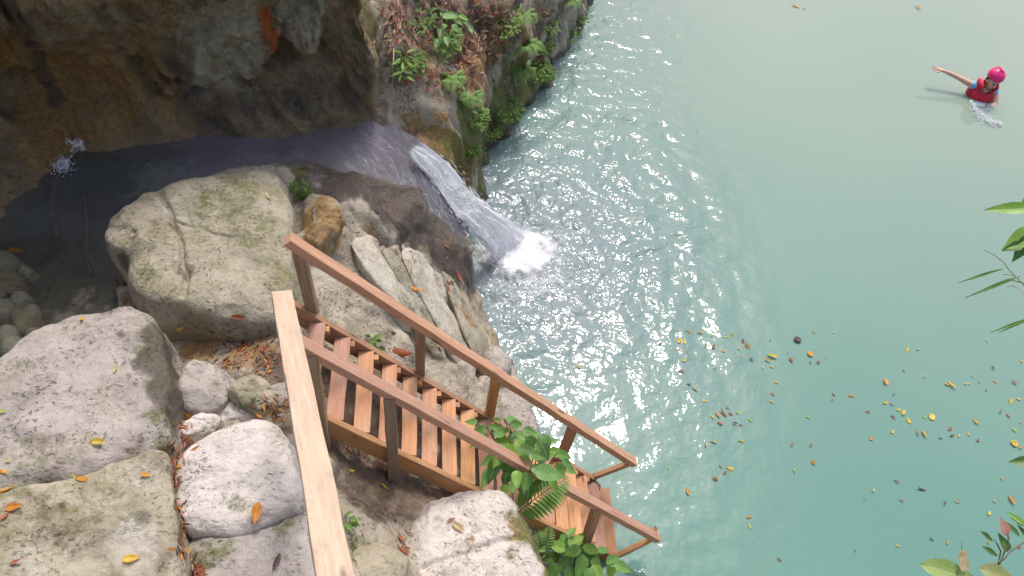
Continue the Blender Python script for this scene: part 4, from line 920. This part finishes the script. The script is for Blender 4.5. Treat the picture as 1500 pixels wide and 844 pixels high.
# leaf litter (uncountable)
def litter(name, label, regions, seedcols, size=(.03, .07)):
    parts = {}
    for (cx, cy, rx, ry, n) in regions:
        for _ in range(n):
            px, py = random.gauss(cx, rx*.5), random.gauss(cy, ry*.5); h = surf(px, py, .008)
            if h is None or h[0].z < .1: continue
            pos, nn = h; a = random.uniform(0, 360); d = imgdir(px, py, pos.z, a); d = (d-nn*d.dot(nn)+Vector((0, 0, random.gauss(0, .25)))).normalized()
            parts.setdefault(random.choice(seedcols), []).append(frame(pos, d, nn+Vector((random.gauss(0, .5), random.gauss(0, .5), 0)), random.uniform(*size)))
    V = []; F = []; UVs = []; mi = []; mats = []
    for k, fr in parts.items():
        me = LL[k] if k in LL else LITTER; mats.append(me.materials[0]); slot = len(mats)-1
        vs = [v.co.copy() for v in me.vertices]; fs = [tuple(p.vertices) for p in me.polygons]
        for m_ in fr:
            o = len(V); V += [m_ @ v for v in vs]; F += [tuple(i+o for i in f) for f in fs]; mi += [slot]*len(fs)
    me = mesh(name, V, F); [me.materials.append(x) for x in mats]; me.polygons.foreach_set('material_index', mi)
    return props(link(name, me), label, 'leaf litter', None, 'stuff')
LITTER = leaf_mesh('litter_piece', M['litter'], 'lance', .3, .3, n=4, wr=.34)
LL['litter'] = LITTER
litter('leaf_litter', 'pink brown dry leaf litter covering the upper bank', [(580,25,25,60,150),(600,90,30,40,50),(640,40,60,60,140),(700,60,40,50,150),(730,50,25,25,90),(680,95,30,20,80),(720,20,60,40,110),(650,115,40,25,60),(690,70,20,25,60),(790,85,15,12,30),(800,20,20,20,40),(620,60,40,60,60)], ['litter', 'litter', 'red', 'brown', 'litter', 'buff'], (.05, .11))
litter('landing_litter', 'wet brown leaf litter gathered on the landing beside the pale beam', [(350,505,40,25,60),(390,525,30,30,70),(330,530,25,20,30),(400,600,25,20,50),(270,640,12,30,40),(256,700,6,50,60),(265,780,6,40,60),(285,835,10,20,40)], ['brown', 'litter', 'darkleaf', 'red', 'brown', 'orange'], (.03, .06))
litter('step_litter', 'dead leaves and twigs under the stairs and along the carved steps', [(520,650,30,25,60),(480,650,20,20,40),(560,670,20,20,40),(660,410,15,12,14),(650,380,15,10,8),(470,560,20,20,30),(590,800,10,15,14),(680,440,15,25,14),(600,380,20,20,8)], ['brown', 'litter', 'red', 'darkleaf'], (.03, .06))

def plant(name, label, cat, base, leaves, stems, group=None, stemmat='stem', stuff=None, r=(.006, .0025)):
    """leaves: (mesh, pos, dir, normal, size); stems: list of point lists"""
    t = empty(name, base); props(t, label, cat, group); b = vec(base)
    for s in stems:
        V, F = tube(catmull([np.array(x) for x in s], 9), r[0], r[1], 6); link('stem', mesh('stem', [v-b for v in V], F, M[stemmat]), t)
    for me, pos, d, n, size in leaves:
        link('leaf', me, t, frame(vec(pos)-b, d, n, size))
    if stuff:
        me, fr = stuff; V = []; F = []; UVs = []
        vs = [v.co.copy() for v in me.vertices]; fs = [tuple(p.vertices) for p in me.polygons]; uvs = [tuple(x.uv) for x in me.uv_layers[0].data]
        for m_ in fr:
            o = len(V); V += [(m_ @ v)-b for v in vs]; F += [tuple(i+o for i in f) for f in fs]; UVs += uvs
        m2 = mesh('foliage', V, F, me.materials[0]); uv = m2.uv_layers.new(name='UVMap')
        for i, x in enumerate(UVs): uv.data[i].uv = x
        props(link('foliage', m2, t), None, None, None, 'stuff')
    return t
OV = leaf_mesh('ovate_leaf', M['leaf'], 'heart', .16, .18, 8, .56); OVB = leaf_mesh('bright_ovate_leaf', M['leaf_bright'], 'heart', .16, .15, 8, .58); OVD = leaf_mesh('dark_ovate_leaf', M['leaf_dark'], 'heart', .2, .25, 8, .52)
LA = leaf_mesh('lance_leaf', M['leaf_bright'], 'lance', .2, .15, 8, .26); LAD = leaf_mesh('dark_lance_leaf', M['leaf_dark'], 'lance', .2, .2, 8, .28)
PIN = leaf_mesh('pinna', M['fern'], 'lance', .1, .15, 3, .24); MS = leaf_mesh('small_leaf', M['moss_plant'], 'ovate', .1, .2, 3, .6)
BLADE = leaf_mesh('grass_blade', M['leaf'], 'lance', .25, .25, 9, .07)
def clump(spec, zlo, zhi, meshes, base, jitter=.25):
    """spec: (px,py,angle,length px). returns leaves, stems"""
    lv = []; stm = []
    for (px, py, ang, L) in spec:
        z = random.uniform(zlo, zhi); c = at(px, py, z); dpt = (c-EYE)@_f; size = L/FPX*dpt*random.uniform(.9, 1.15); d = np.array(imgdir(px, py, z, ang))
        d[2] = random.uniform(-.45, .0); p0 = c-d*size*.5
        nrm_ = np.array([random.gauss(0, jitter), random.gauss(-.25, jitter), 1.]); lv.append((random.choice(meshes), p0, d, nrm_, size))
        b = np.array(base); stm.append([b+np.array([random.gauss(0, .02), random.gauss(0, .02), 0]), b*.55+p0*.45+np.array([0, 0, .08]), p0*.97+b*.03, p0])
    return lv, stm
sp1 = [(700,632,170,26),(702,648,150,32),(690,618,190,18),(722,625,200,16),(735,632,-20,34),(742,650,0,36),(758,622,-10,28),(778,632,5,26),(782,650,30,32),(765,660,50,34),(748,668,20,34),(730,672,120,34),(722,690,110,38),(712,702,120,30),(745,690,80,34),(757,702,90,30),(772,680,40,30),(788,668,10,30),(770,708,95,36),(774,720,100,28),(792,690,20,34),(806,694,0,46),(812,712,60,24),(797,672,-30,26),(800,652,70,30),(785,637,-40,24),(752,637,-60,24),(760,690,60,22),(740,705,100,28),(728,660,160,28),(803,668,-20,22),(815,662,-10,24),(828,668,10,26),(832,680,30,22),(822,690,60,24),(838,690,20,18),(812,645,-30,16),(775,660,0,30),(738,720,110,22),(765,640,10,30),(716,675,150,28)]
b1 = surf(765, 745); b1 = np.array(at(770, 735, .85))
sp1 += [(x_+random.uniform(-12, 12), y_+random.uniform(-12, 12), a_+random.uniform(-40, 40), L_*random.uniform(.7, 1)) for (x_, y_, a_, L_) in random.sample(sp1, 8)]
lv, stm = clump(sp1, 1.75, 2.1, [OV, OV, OVB, OV, OVD], b1)
plant('leafy_shrub', 'green broad leaved shrub growing across the middle of the stairs', 'shrub', b1, lv, stm[::2], 'plants beside the stairs')
sp2 = [(800,790,-120,26),(815,800,-150,30),(828,785,-90,32),(845,792,-40,34),(858,790,-20,34),(835,808,180,30),(850,812,60,36),(866,806,10,30),(872,822,40,34),(850,832,100,34),(826,826,130,34),(806,818,170,32),(806,838,150,30),(835,846,90,34),(876,842,60,32),(900,820,-30,32),(914,832,20,32),(895,838,100,28),(822,772,-80,24),(838,778,-60,22),(790,800,-140,24),(885,806,-20,22),(862,848,110,30),(812,852,110,28),(798,778,-100,18),(843,800,20,28),(858,826,30,30)]
b2 = np.array(at(838, 850, .2))
sp2 += [(x_+random.uniform(-12, 12), y_+random.uniform(-12, 12), a_+random.uniform(-40, 40), L_*random.uniform(.7, 1)) for (x_, y_, a_, L_) in random.sample(sp2, 6)]
lv, stm = clump(sp2, .55, .85, [OV, OV, OVB, OV], b2)
plant('broadleaf_plant', 'green broad leaved plant at the water edge below the stair foot', 'plant', b2, lv, stm[::2], 'plants beside the stairs')
def frond(p0, p1, sag, n, wid, mesh_=PIN):
    p0, p1 = np.array(p0), np.array(p1); out = []; mid = (p0+p1)/2+np.array([0, 0, sag]); ax = catmull([p0, mid, p1], n+1)
    for i in range(1, n+1):
        d = vec(ax[i]-ax[i-1]).normalized(); sd_ = d.cross(Vector((0, 0, 1))).normalized(); t = i/n; L = wid*math.sin(math.pi*(.12+.86*t)**.8)+.008
        for sg in (-1, 1):
            out.append((mesh_, ax[i], sd_*sg+d*.5+Vector((0, 0, -.15)), (0, -.1, 1), L))
    return out, list(ax[::max(1, n//4)])+[ax[-1]]
def fern(label, base, tips, sag=.08, n=14, wid=.06, group=None, asparts=True, name='fern', cat='fern'):
    lv = []; stm = []
    for tp in tips:
        a, s = frond(base, tp, sag, n, wid); lv += a; stm.append(s)
    if asparts: return plant(name, label, cat, base, lv, stm, group, r=(.004, .002))
    return plant(name, label, cat, base, [], stm, group, stuff=(PIN, [frame(l[1], l[2], l[3], l[4]) for l in lv]), r=(.003, .0015))
fern('light green fern frond hanging over the near stringer of the stairs', at(760, 750, 1.55), [at(832, 700, 1.78)], .05, 18, .16, 'plants beside the stairs')
fern('small pale fern beside the white boulder above the broad leaved plant', at(795, 815, .7), [at(784, 772, .85), at(806, 770, .85), at(770, 800, .8)], .05, 14, .07, 'plants beside the stairs', False)
# plants of the bank
def tuft(label, px, py, rad, n, mesh_, size, name, cat, up=.12):
    h = surf(px, py)
    if h is None: return
    b = np.array(h[0]); fr = []
    dpt = (b-EYE)@_f; rm = rad/FPX*dpt
    for _ in range(n):
        a = random.uniform(0, 6.28); r_ = rm*math.sqrt(random.random()); c = b+np.array([math.cos(a)*r_, math.sin(a)*r_*1.2, random.uniform(.0, up)+.02*0])
        g = surf(*proj(c))
        if g is not None and abs(g[0].z-c[2]) > .6: continue
        fr.append(frame(c, (math.cos(a)+random.gauss(0, .5), math.sin(a)+random.gauss(0, .5), random.uniform(-.2, .5)), (random.gauss(0, .4), random.gauss(-.3, .4), 1), random.uniform(*size)))
    stm = [[b-np.array([0, 0, .03]), np.array(f.translation)] for f in fr[:6]]
    return plant(name, label, cat, b, [], [[s[0], (s[0]+s[1])/2, s[1]] for s in stm], 'plants on the upper bank', stuff=(mesh_, fr), r=(.003, .0015))
def proj(P):
    d = np.array(P)-EYE; k = d@_f; return 750+FPX*(d@RT)/k, 422-FPX*(d@UP)/k
def rosette(label, px, py, leaves, meshes, lift=.12, name='bank_plant', cat='plant'):
    h = surf(px, py); b = np.array(h[0]); lv = []; stm = []
    for (qx, qy, ang, L) in leaves:
        z = b[2]+lift*random.uniform(.6, 1.5); c = at(qx, qy, z); dpt = (c-EYE)@_f; size = L/FPX*dpt*random.uniform(.75, 1.05); d = np.array(imgdir(qx, qy, z, ang)); d[2] = random.uniform(-.3, .1)
        p0 = c-d*size*.5; lv.append((random.choice(meshes), p0, d, (random.gauss(0, .25), random.gauss(-.35, .2), 1), size)); stm.append([b, (b+p0)/2+np.array([0, 0, .04]), p0])
    return plant(name, label, cat, b, lv, stm, 'plants on the upper bank', r=(.004, .002))
rosette('tall plant with large lobed grey green leaves at the top of the bank', 640, 30, [(628,8,-110,22),(640,12,-40,26),(652,22,20,20),(634,24,160,18),(660,24,-10,26),(672,32,20,22),(686,36,30,20),(645,48,90,26),(655,60,80,24),(668,42,40,18),(640,64,110,20),(622,20,180,16)], [OV, OV, OVD])
rosette('plant with wide pale leaves left of the bank centre', 658, 30, [(650,40,120,18),(664,22,0,22),(680,26,10,22),(690,44,60,18),(674,46,50,16)], [OV, OVB])
def palm(label, px, py, spec): return rosette(label, px, py, spec, [LA, LA, LAD], .15, 'palm_seedling', 'plant')
palm('fan of bright narrow leaves at the cliff corner on the bank', 590, 85, [(a[0], a[1], a[2], a[3]) for a in [(580,75,200,22),(590,70,-100,20),(602,74,-40,22),(606,84,0,22),(602,94,40,20),(590,97,90,20),(580,90,150,20),(610,78,-15,18)]])
palm('drooping fan of narrow leaves below the bright fan at the cliff corner', 590, 108, [(580,108,170,22),(592,112,20,24),(598,106,0,22),(586,115,110,18),(602,115,30,18)])
for (lab, px, py, tips) in [('pale green fern spreading over the edge of the bank above the pool', 768, 72, [(748,68),(752,84),(775,60),(790,68),(800,74),(785,82),(740,78)]), ('fern in the middle of the bank beside the leaf litter', 655, 62, [(640,55),(668,52),(676,66),(660,78),(644,76)]), ('small fern hanging on the mossy corner above the waterfall', 685, 148, [(668,146),(676,138),(700,146),(708,152),(690,158)]),
     ('light fern near the upper right of the bank', 765, 28, [(748,24),(758,16),(782,24),(786,34),(770,40)]), ('fern at the far top end of the bank above the water', 832, 6, [(820,0),(846,0),(848,12),(825,14),(838,-8)]), ('fern on the mossy drop above the pool', 765, 108, [(752,104),(778,100),(782,112),(768,122),(752,116)]), ('small fern under the pale rocks of the bank', 662, 122, [(652,118),(674,116),(676,126),(660,134)])]:
    h = surf(px, py); b = np.array(h[0]); fern(lab, b+np.array([0, 0, .02]), [at(x_, y_, b[2]+.10) for x_, y_ in tips], .08, 14, .11, 'plants on the upper bank', False)
for (lab, px, py, rad, n) in [('bright mossy creeper on the rock corner beside the waterfall', 700, 180, 16, 130), ('mossy creeper hanging down the drop of the bank to the pool', 785, 108, 18, 200), ('creeper with tiny leaves at the bank edge under the fern', 795, 72, 14, 110), ('low green weeds at the top middle of the bank', 740, 40, 18, 80), ('green weeds around the large lobed plant', 645, 75, 22, 90), ('green weeds at the cliff corner by the hanging root', 600, 95, 18, 110), ('weeds along the crest near the far end of the bank', 800, 40, 16, 60), ('moss plants on the dark block by the pool', 715, 195, 16, 120), ('weeds at the upper left of the bank below the cliff', 610, 40, 22, 60), ('weeds hanging at the far end of the bank over the pool', 850, 32, 8, 40), ('moss and ferns on the shaded face of the bank just above the pool', 745, 165, 18, 150), ('creeper on the dark drop right of the mossy creeper', 800, 112, 10, 70), ('green fringe below the far end of the bank', 835, 55, 12, 50), ('moss tuft on the olive rock beside the waterfall', 690, 225, 9, 60), ('tiny green sprig on the rock behind the upper stairs', 548, 508, 7, 22), ('tiny dark green seedling beside the pale beam', 508, 770, 6, 8), ('green tuft in the dark crevice beside the flat mossy boulder', 442, 285, 8, 30)]:
    tuft(lab, px, py, rad*1.15, int(n*1.5), MS, (.03, .07), 'weeds', 'weeds')
# hanging root on the cliff corner
pth = [np.array(surf(577, 70)[0]), at_d(576, 95, 7.55), at_d(575, 118, 7.65), at_d(574, 136, 7.75)]
V, F = tube(catmull(pth, 12), .006, .004, 6); o = link('hanging_root', mesh('hanging_root', [v-vec(pth[0]) for v in V], F, M['root'])); o.location = pth[0]; props(o, 'thin pale root hanging down at the cliff corner', 'root')
# sunken branches in the murky pool
for lab, L, r in [('sunken branch lying in the murky pool near the mossy boulder', [(122,285,2.2),(128,330,2.16),(126,375,2.14),(134,400,2.16)], .02), ('long sunken branch under the cascade in the murky pool', [(82,260,2.22),(76,300,2.18),(84,350,2.1)], .03), ('short forked sunken twig beside the sunken branch', [(128,372,2.17),(138,392,2.2),(142,405,2.2)], .01)]:
    pp = ats(L); V, F = tube(catmull(pp, 10), r, r*.6, 7); o = link('sunken_branch', mesh('sunken_branch', [v-vec(pp[0]) for v in V], F, M['twig'])); o.location = pp[0]; props(o, lab, 'branch', 'branches in the murky pool')
# plants reaching in from the viewpoint ledge at the right
def reach(label, name, root, leaves, stems, mat='stem', r=(.006, .002)): return plant(name, label, 'sprig', root, leaves, stems, 'sprigs reaching in at the right edge', mat, None, r)
def L_(px, py, ang, L, d, me, tilt=(0, -.3, 1)):
    c = at_d(px, py, d); size = L/FPX*d*1.1; dr = vec(RT*math.cos(R(ang))-UP*math.sin(R(ang))); return (me, c-np.array(dr)*size*.5, dr, tilt, size)
def S_(pts): return [at_d(*q) for q in pts]
rt1 = np.array([3.0, .4, 4.5])
reach('single bright green lance leaf entering at the right edge', 'leaf_sprig', rt1, [L_(1482,305,180,64,4.2,LA, (0, -.5, 1)), L_(1520,290,150,60,4.3,OVB)], [S_([(1512,306,4.2),(1560,330,4.0),(1650,480,3.7)])+[rt1]])
rt2 = rt1+np.array([.1, 0, -.05])
reach('cluster of dark green leaves at the right edge below the bright leaf', 'leaf_sprig', rt2, [L_(1492,352,150,46,4.2,OVB), L_(1498,364,120,40,4.2,OVD), L_(1484,362,165,26,4.2,OVD), L_(1510,345,140,40,4.3,OV)], [S_([(1510,350,4.2),(1570,380,4.),(1660,520,3.7)])+[rt2]])
rt3 = rt1+np.array([.05, .05, -.2])
reach('pale dry stalk with arching grass blades at the right edge', 'grass_sprig', rt3, [L_(1440,402,165,56,4.3,BLADE), L_(1458,418,160,72,4.3,BLADE), L_(1480,476,160,48,4.3,BLADE), L_(1500,470,155,60,4.3,BLADE), L_(1492,412,200,30,4.3,BLADE)], [S_([(1442,366,4.3),(1466,380,4.3),(1480,398,4.3),(1500,418,4.3),(1560,500,4.)])+[rt3], S_([(1470,402,4.3),(1485,404,4.3),(1500,418,4.3),(1545,480,4.1)])+[rt3], S_([(1475,420,4.3),(1495,424,4.3),(1540,480,4.1),(1600,560,3.8)])+[rt3], S_([(1500,468,4.3),(1530,480,4.2),(1600,560,3.8)])+[rt3]], 'root', (.002, .004))
rt4 = np.array([2.5, .3, 4.7])
reach('dark twig with small narrow leaves in the bottom right corner', 'leaf_twig', rt4, [L_(1447,786,35,24,3.6,LAD), L_(1452,808,28,28,3.6,LAD), L_(1471,795,-110,26,3.6,OVD), L_(1484,775,-130,26,3.6,LAD), L_(1490,760,-140,30,3.6,LA), L_(1497,766,-150,26,3.6,LAD), L_(1471,772,-100,24,3.6,leaf_mesh('pink_leaf', M['litter'], 'ovate', .2, .2, 6, .6)), L_(1500,780,-120,24,3.6,LAD)],
      [S_([(1456,790,3.6),(1466,808,3.6),(1462,826,3.6),(1470,860,3.5)])+[rt4], S_([(1505,792,3.6),(1485,804,3.6),(1468,822,3.6),(1460,834,3.6),(1472,880,3.4)])+[rt4], S_([(1476,780,3.6),(1477,795,3.6),(1470,812,3.6),(1464,828,3.6)])], 'twig', (.0035, .003))
rt5 = np.array([2.1, .2, 4.7])
reach('large pale green leaf with brown edge cut off by the bottom edge', 'broad_leaf_sprig', rt5, [L_(1392,838,14,84,3.4,leaf_mesh('pale_large_leaf', leaf_mat('pale_green_leaf', (.28,.40,.12), (.34,.45,.16), (.4,.5,.25)), 'ovate', .2, .12, 10, .34))], [S_([(1432,850,3.4),(1450,880,3.3),(1480,960,3.0)])+[rt5]])
reach('olive leaf with a brown torn tip at the bottom right edge', 'broad_leaf_sprig', rt5+np.array([.1, 0, 0]), [L_(1464,842,18,58,3.4,leaf_mesh('olive_leaf', leaf_mat('olive_leaf', (.30,.34,.12), (.36,.38,.16), (.4,.42,.25)), 'ovate', .2, .15, 10, .42))], [S_([(1492,852,3.4),(1500,900,3.2)])+[rt5+np.array([.1, 0, 0])]])
reach('pale yellow notched pod leaf on a thin stalk above the large pale leaf', 'pod_sprig', rt5+np.array([-.05, 0, 0]), [L_(1410,815,95,18,3.4,LR['buff']), L_(1412,827,80,20,3.4,LR['buff'])], [S_([(1409,791,3.4),(1409,806,3.4),(1411,834,3.4),(1420,870,3.3)])+[rt5]], 'root', (.002, .002))
reach('dark green leaf tip at the right edge below the yellow drift', 'leaf_sprig', rt3+np.array([0, 0, -.1]), [L_(1494,676,180,26,4.0,OVD)], [S_([(1505,676,4.),(1560,720,3.8),(1600,800,3.5)])+[rt3+np.array([0, 0, -.1])]])

# ------------------------------------------------------------------ swimmer
PB = at(1428, 146, -.09)
pe = empty('person', PB); props(pe, 'swimmer in magenta helmet and red life vest with one arm stretched out', 'person')
skin = simple('skin', (.62, .37, .28), .5, .1, 20); red = simple('red_vest', (.55, .02, .05), .6, .2, 20); mag = simple('magenta_helmet', (.70, .015, .16), .25, .05, 8, .6); blue = simple('blue_shirt', (.12, .42, .72), .7, .12, 14); black = simple('black_strap', (.02, .02, .03), .6); hairm = simple('dark_hair', (.03, .02, .015), .6); white = simple('white_shorts', (.5, .62, .62), .7); lipm = simple('lips', (.35, .10, .09), .5)
def skinned(name, verts, edges, radii, mat, parent, root=0, sub=2):
    me = bpy.data.meshes.new(name); me.from_pydata(verts, edges, []); me.materials.append(mat)
    o = link(name, me, parent)
    md = o.modifiers.new('skin', 'SKIN'); md.use_smooth_shade = True
    for i, r_ in enumerate(radii):
        rr_ = r_ if isinstance(r_, tuple) else (r_, r_); me.skin_vertices[0].data[i].radius = rr_; me.skin_vertices[0].data[i].use_root = (i == root)
    sb = o.modifiers.new('sub', 'SUBSURF'); sb.levels = sub; sb.render_levels = sub
    return o
bv_, be_, br_ = [], [], []
def chain(pts, rad, start=None):
    prev = start
    for p_, r_ in zip(pts, rad):
        bv_.append(p_); br_.append(r_); 
        if prev is not None: be_.append((prev, len(bv_)-1))
        prev = len(bv_)-1
    return prev
pel = chain([(0, .02, -.30)], [.13]); che = chain([(0, 0, -.05), (.01, -.01, .12), (.015, -.01, .22)], [.13, .14, .10], pel)
nk = chain([(.02, -.04, .275), (.03, -.065, .31)], [.052, .048], che)
hd = chain([(.035, -.085, .35), (.04, -.08, .42), (.04, -.075, .47)], [.074, .088, .07], nk)
ls = chain([(-.15, 0, .235), (-.30, .03, .275), (-.40, .055, .30), (-.52, .08, .325), (-.63, .10, .345)], [.056, .044, .036, .033, .024], che)
lh = chain([(-.665, .105, .352), (-.70, .11, .358)], [(.034, .016), (.036, .014)], ls)
for k, (dy, dz, ln) in enumerate([(-.03, -.012, .07), (-.012, .0, .085), (.008, .006, .08), (.026, .008, .065)]):
    chain([(-.72, .11+dy*.8, .36+dz), (-.72-ln*.55, .11+dy*1.15, .362+dz), (-.72-ln, .115+dy*1.3, .352+dz)], [.0105, .0095, .008], lh)
chain([(-.69, .072, .345), (-.715, .05, .342), (-.735, .04, .34)], [.012, .011, .009], lh-1)
rs = chain([(.175, -.005, .215), (.215, -.07, .14), (.225, -.16, .06), (.10, -.24, .06), (-.02, -.265, .05)], [.064, .054, .045, .038, .027], che)
rh = chain([(-.055, -.275, .046), (-.085, -.28, .04)], [(.034, .018), (.035, .016)], rs)
for k, (dy, ln) in enumerate([(-.03, .065), (-.01, .08), (.01, .075), (.028, .06)]):
    chain([(-.10, -.28+dy, .038), (-.10-ln*.5, -.285+dy*1.1, .028), (-.10-ln*.9, -.285+dy*1.15, .012)], [.0105, .0095, .008], rh)
chain([(-.06, -.245, .048), (-.09, -.23, .042), (-.11, -.225, .032)], [.012, .011, .009], rh-1)
# legs trailing under the surface
for sx in (-1, 1): chain([(sx*.09, -.02, -.42), (sx*.10-.02, -.16, -.70), (sx*.10-.05, .0, -1.05), (sx*.10-.05, -.10, -1.12)], [.08, .058, .04, .035], pel)
skinned('body', bv_, be_, br_, skin, pe)
def ell(name, c, r3, mat, cut=None, n=24, deform=None):
    bm = bmesh.new(); bmesh.ops.create_uvsphere(bm, u_segments=n, v_segments=n//2+4, radius=1)
    for v in bm.verts:
        if deform: deform(v)
        v.co = Vector((v.co.x*r3[0], v.co.y*r3[1], v.co.z*r3[2]))
    if cut is not None:
        bmesh.ops.delete(bm, geom=[v for v in bm.verts if cut(v.co)], context='VERTS')
    for f in bm.faces: f.smooth = True
    me = bpy.data.meshes.new(name); bm.to_mesh(me); bm.free(); me.materials.append(mat); o = link(name, me, pe); o.location = c; return o
hm = ell('helmet', (.050, -0.035, 0.475), (.118, .138, .115), mag, lambda c: c.z < -.03 and c.y < .0 or c.z < -.075)
md = hm.modifiers.new('solid', 'SOLIDIFY'); md.thickness = .012
hc = Vector(hm.location)
def child(name, V, F, mat, par, off=(0, 0, 0)): return link(name, mesh(name, [Vector(v)-Vector(off) for v in V], F, mat), par)
for k in range(5):
    a = -.9+k*.45; V, F = tube([(math.sin(a)*.05, -.06+.05*math.cos(a)*0+.02*k*0, .116-.02*abs(a)), (math.sin(a)*.055, .02, .127-.025*abs(a)), (math.sin(a)*.05, .08, .108-.02*abs(a))], .007, .006, 6)
    child('helmet_vent', V, F, mag, hm)
V, F = tube([(-.085, -.07, .38), (-.06, -.12, .32), (.03, -.145, .295), (.115, -.11, .32), (.14, -.06, .38)], .006, .006, 6); child('chin_strap', V, F, black, pe)
for sx in (-1, 1):
    ell('eye', (.040+sx*.030, -0.166, 0.405), (.012, .008, .007), black, n=10)
    ell('eyebrow', (.040+sx*.030, -0.167, 0.423), (.018, .006, .004), hairm, n=10)
    ell('ear', (.040+sx*.088, -0.070, 0.390), (.012, .022, .03), skin, n=10)
ell('nose', (.040, -0.176, 0.380), (.013, .020, .022), skin, n=12)
ell('mouth', (.038, -0.162, 0.347), (.024, .008, .007), lipm, n=12)
ell('hair', (.05, -0.020, 0.370), (.10, .085, .09), hairm, lambda c: c.y < -.02)
# life vest: padded shell with arm and neck openings
def vest(v): 
    v.co.z = max(-.92, min(.9, v.co.z)); f = 1+.10*math.cos(v.co.z*2.2); v.co.x *= f; v.co.y *= f
o = ell('life_vest', (.01, -.01, .10), (.155, .135, .215), red, lambda c: (c.x**2+(c.y+.02)**2 < .085**2 and c.z > .1), n=36, deform=vest)
md = o.modifiers.new('solid', 'SOLIDIFY'); md.thickness = .03; md.offset = 1
vest_o = o
for sx in (-1, 1):
    ell('shoulder_pad', (.02+sx*.105, -.03, .305), (.048, .11, .06), red, n=20)
V, F = tube([(-.155, -.08, .10), (-.10, -.148, .10), (.02, -.178, .10), (.12, -.148, .10), (.175, -.07, .10)], .016, .016, 6); child('vest_strap', V, F, black, vest_o, (.01, -.01, .09))
V, F = tube([(-.145, -.08, .0), (-.09, -.145, .0), (.02, -.17, .0), (.12, -.14, .0), (.165, -.07, .0)], .014, .014, 6); child('vest_strap', V, F, black, vest_o, (.01, -.01, .09))
V, F = tube([(.012, -.165, -.06), (.014, -.18, .08), (.016, -.14, .23)], .008, .008, 6); child('zip', V, F, black, vest_o, (.01, -.01, .09))
sleeve = lambda pts, rad, nm: skinned(nm, pts, [(i, i+1) for i in range(len(pts)-1)], rad, blue, pe)
sleeve([(.13, 0, .225), (.178, -.012, .205), (.204, -.06, .135)], [.068, .074, .066], 'shirt_sleeve')
sleeve([(-.12, 0, .23), (-.165, .002, .242), (-.20, .01, .25)], [.062, .066, .060], 'shirt_sleeve')
ell('shorts', (-.05, -.19, .07), (.15, .12, .032), white, n=20)
# splash arc thrown by the lower hand
arc = catmull([np.array(at(*q, 0))-np.array(PB) for q in [(1424,157),(1430,166),(1440,174),(1452,180),(1466,184)]], 60)
def ring_drop():
    k_ = random.random()**.8; c = arc[int(k_*59)]; sp_ = .012+.03*math.sin(k_*3.1)
    return (c[0]+random.gauss(0, sp_), c[1]+random.gauss(0, sp_*1.4), abs(random.gauss(0, .015))+.098), (random.gauss(0, 1.5), random.gauss(0, 1.5), 0)
V, F = drops(900, ring_drop, .002, .005)
def froth_drop():
    c = np.array(at(random.gauss(1442, 9), random.gauss(163, 6), 0))-np.array(PB)
    return (c[0], c[1], abs(random.gauss(0, .012))+.098), (random.gauss(0, 1), random.gauss(0, 1), 0)
V2, F2 = drops(420, froth_drop, .0018, .0042)
V, F = join([(V, F), (V2, F2)])
o = link('swimmer_splash', mesh('swimmer_splash', V, F, M['drop'])); o.location = PB; props(o, 'white splash arc on the water in front of the swimmer', 'splash', None, 'stuff')
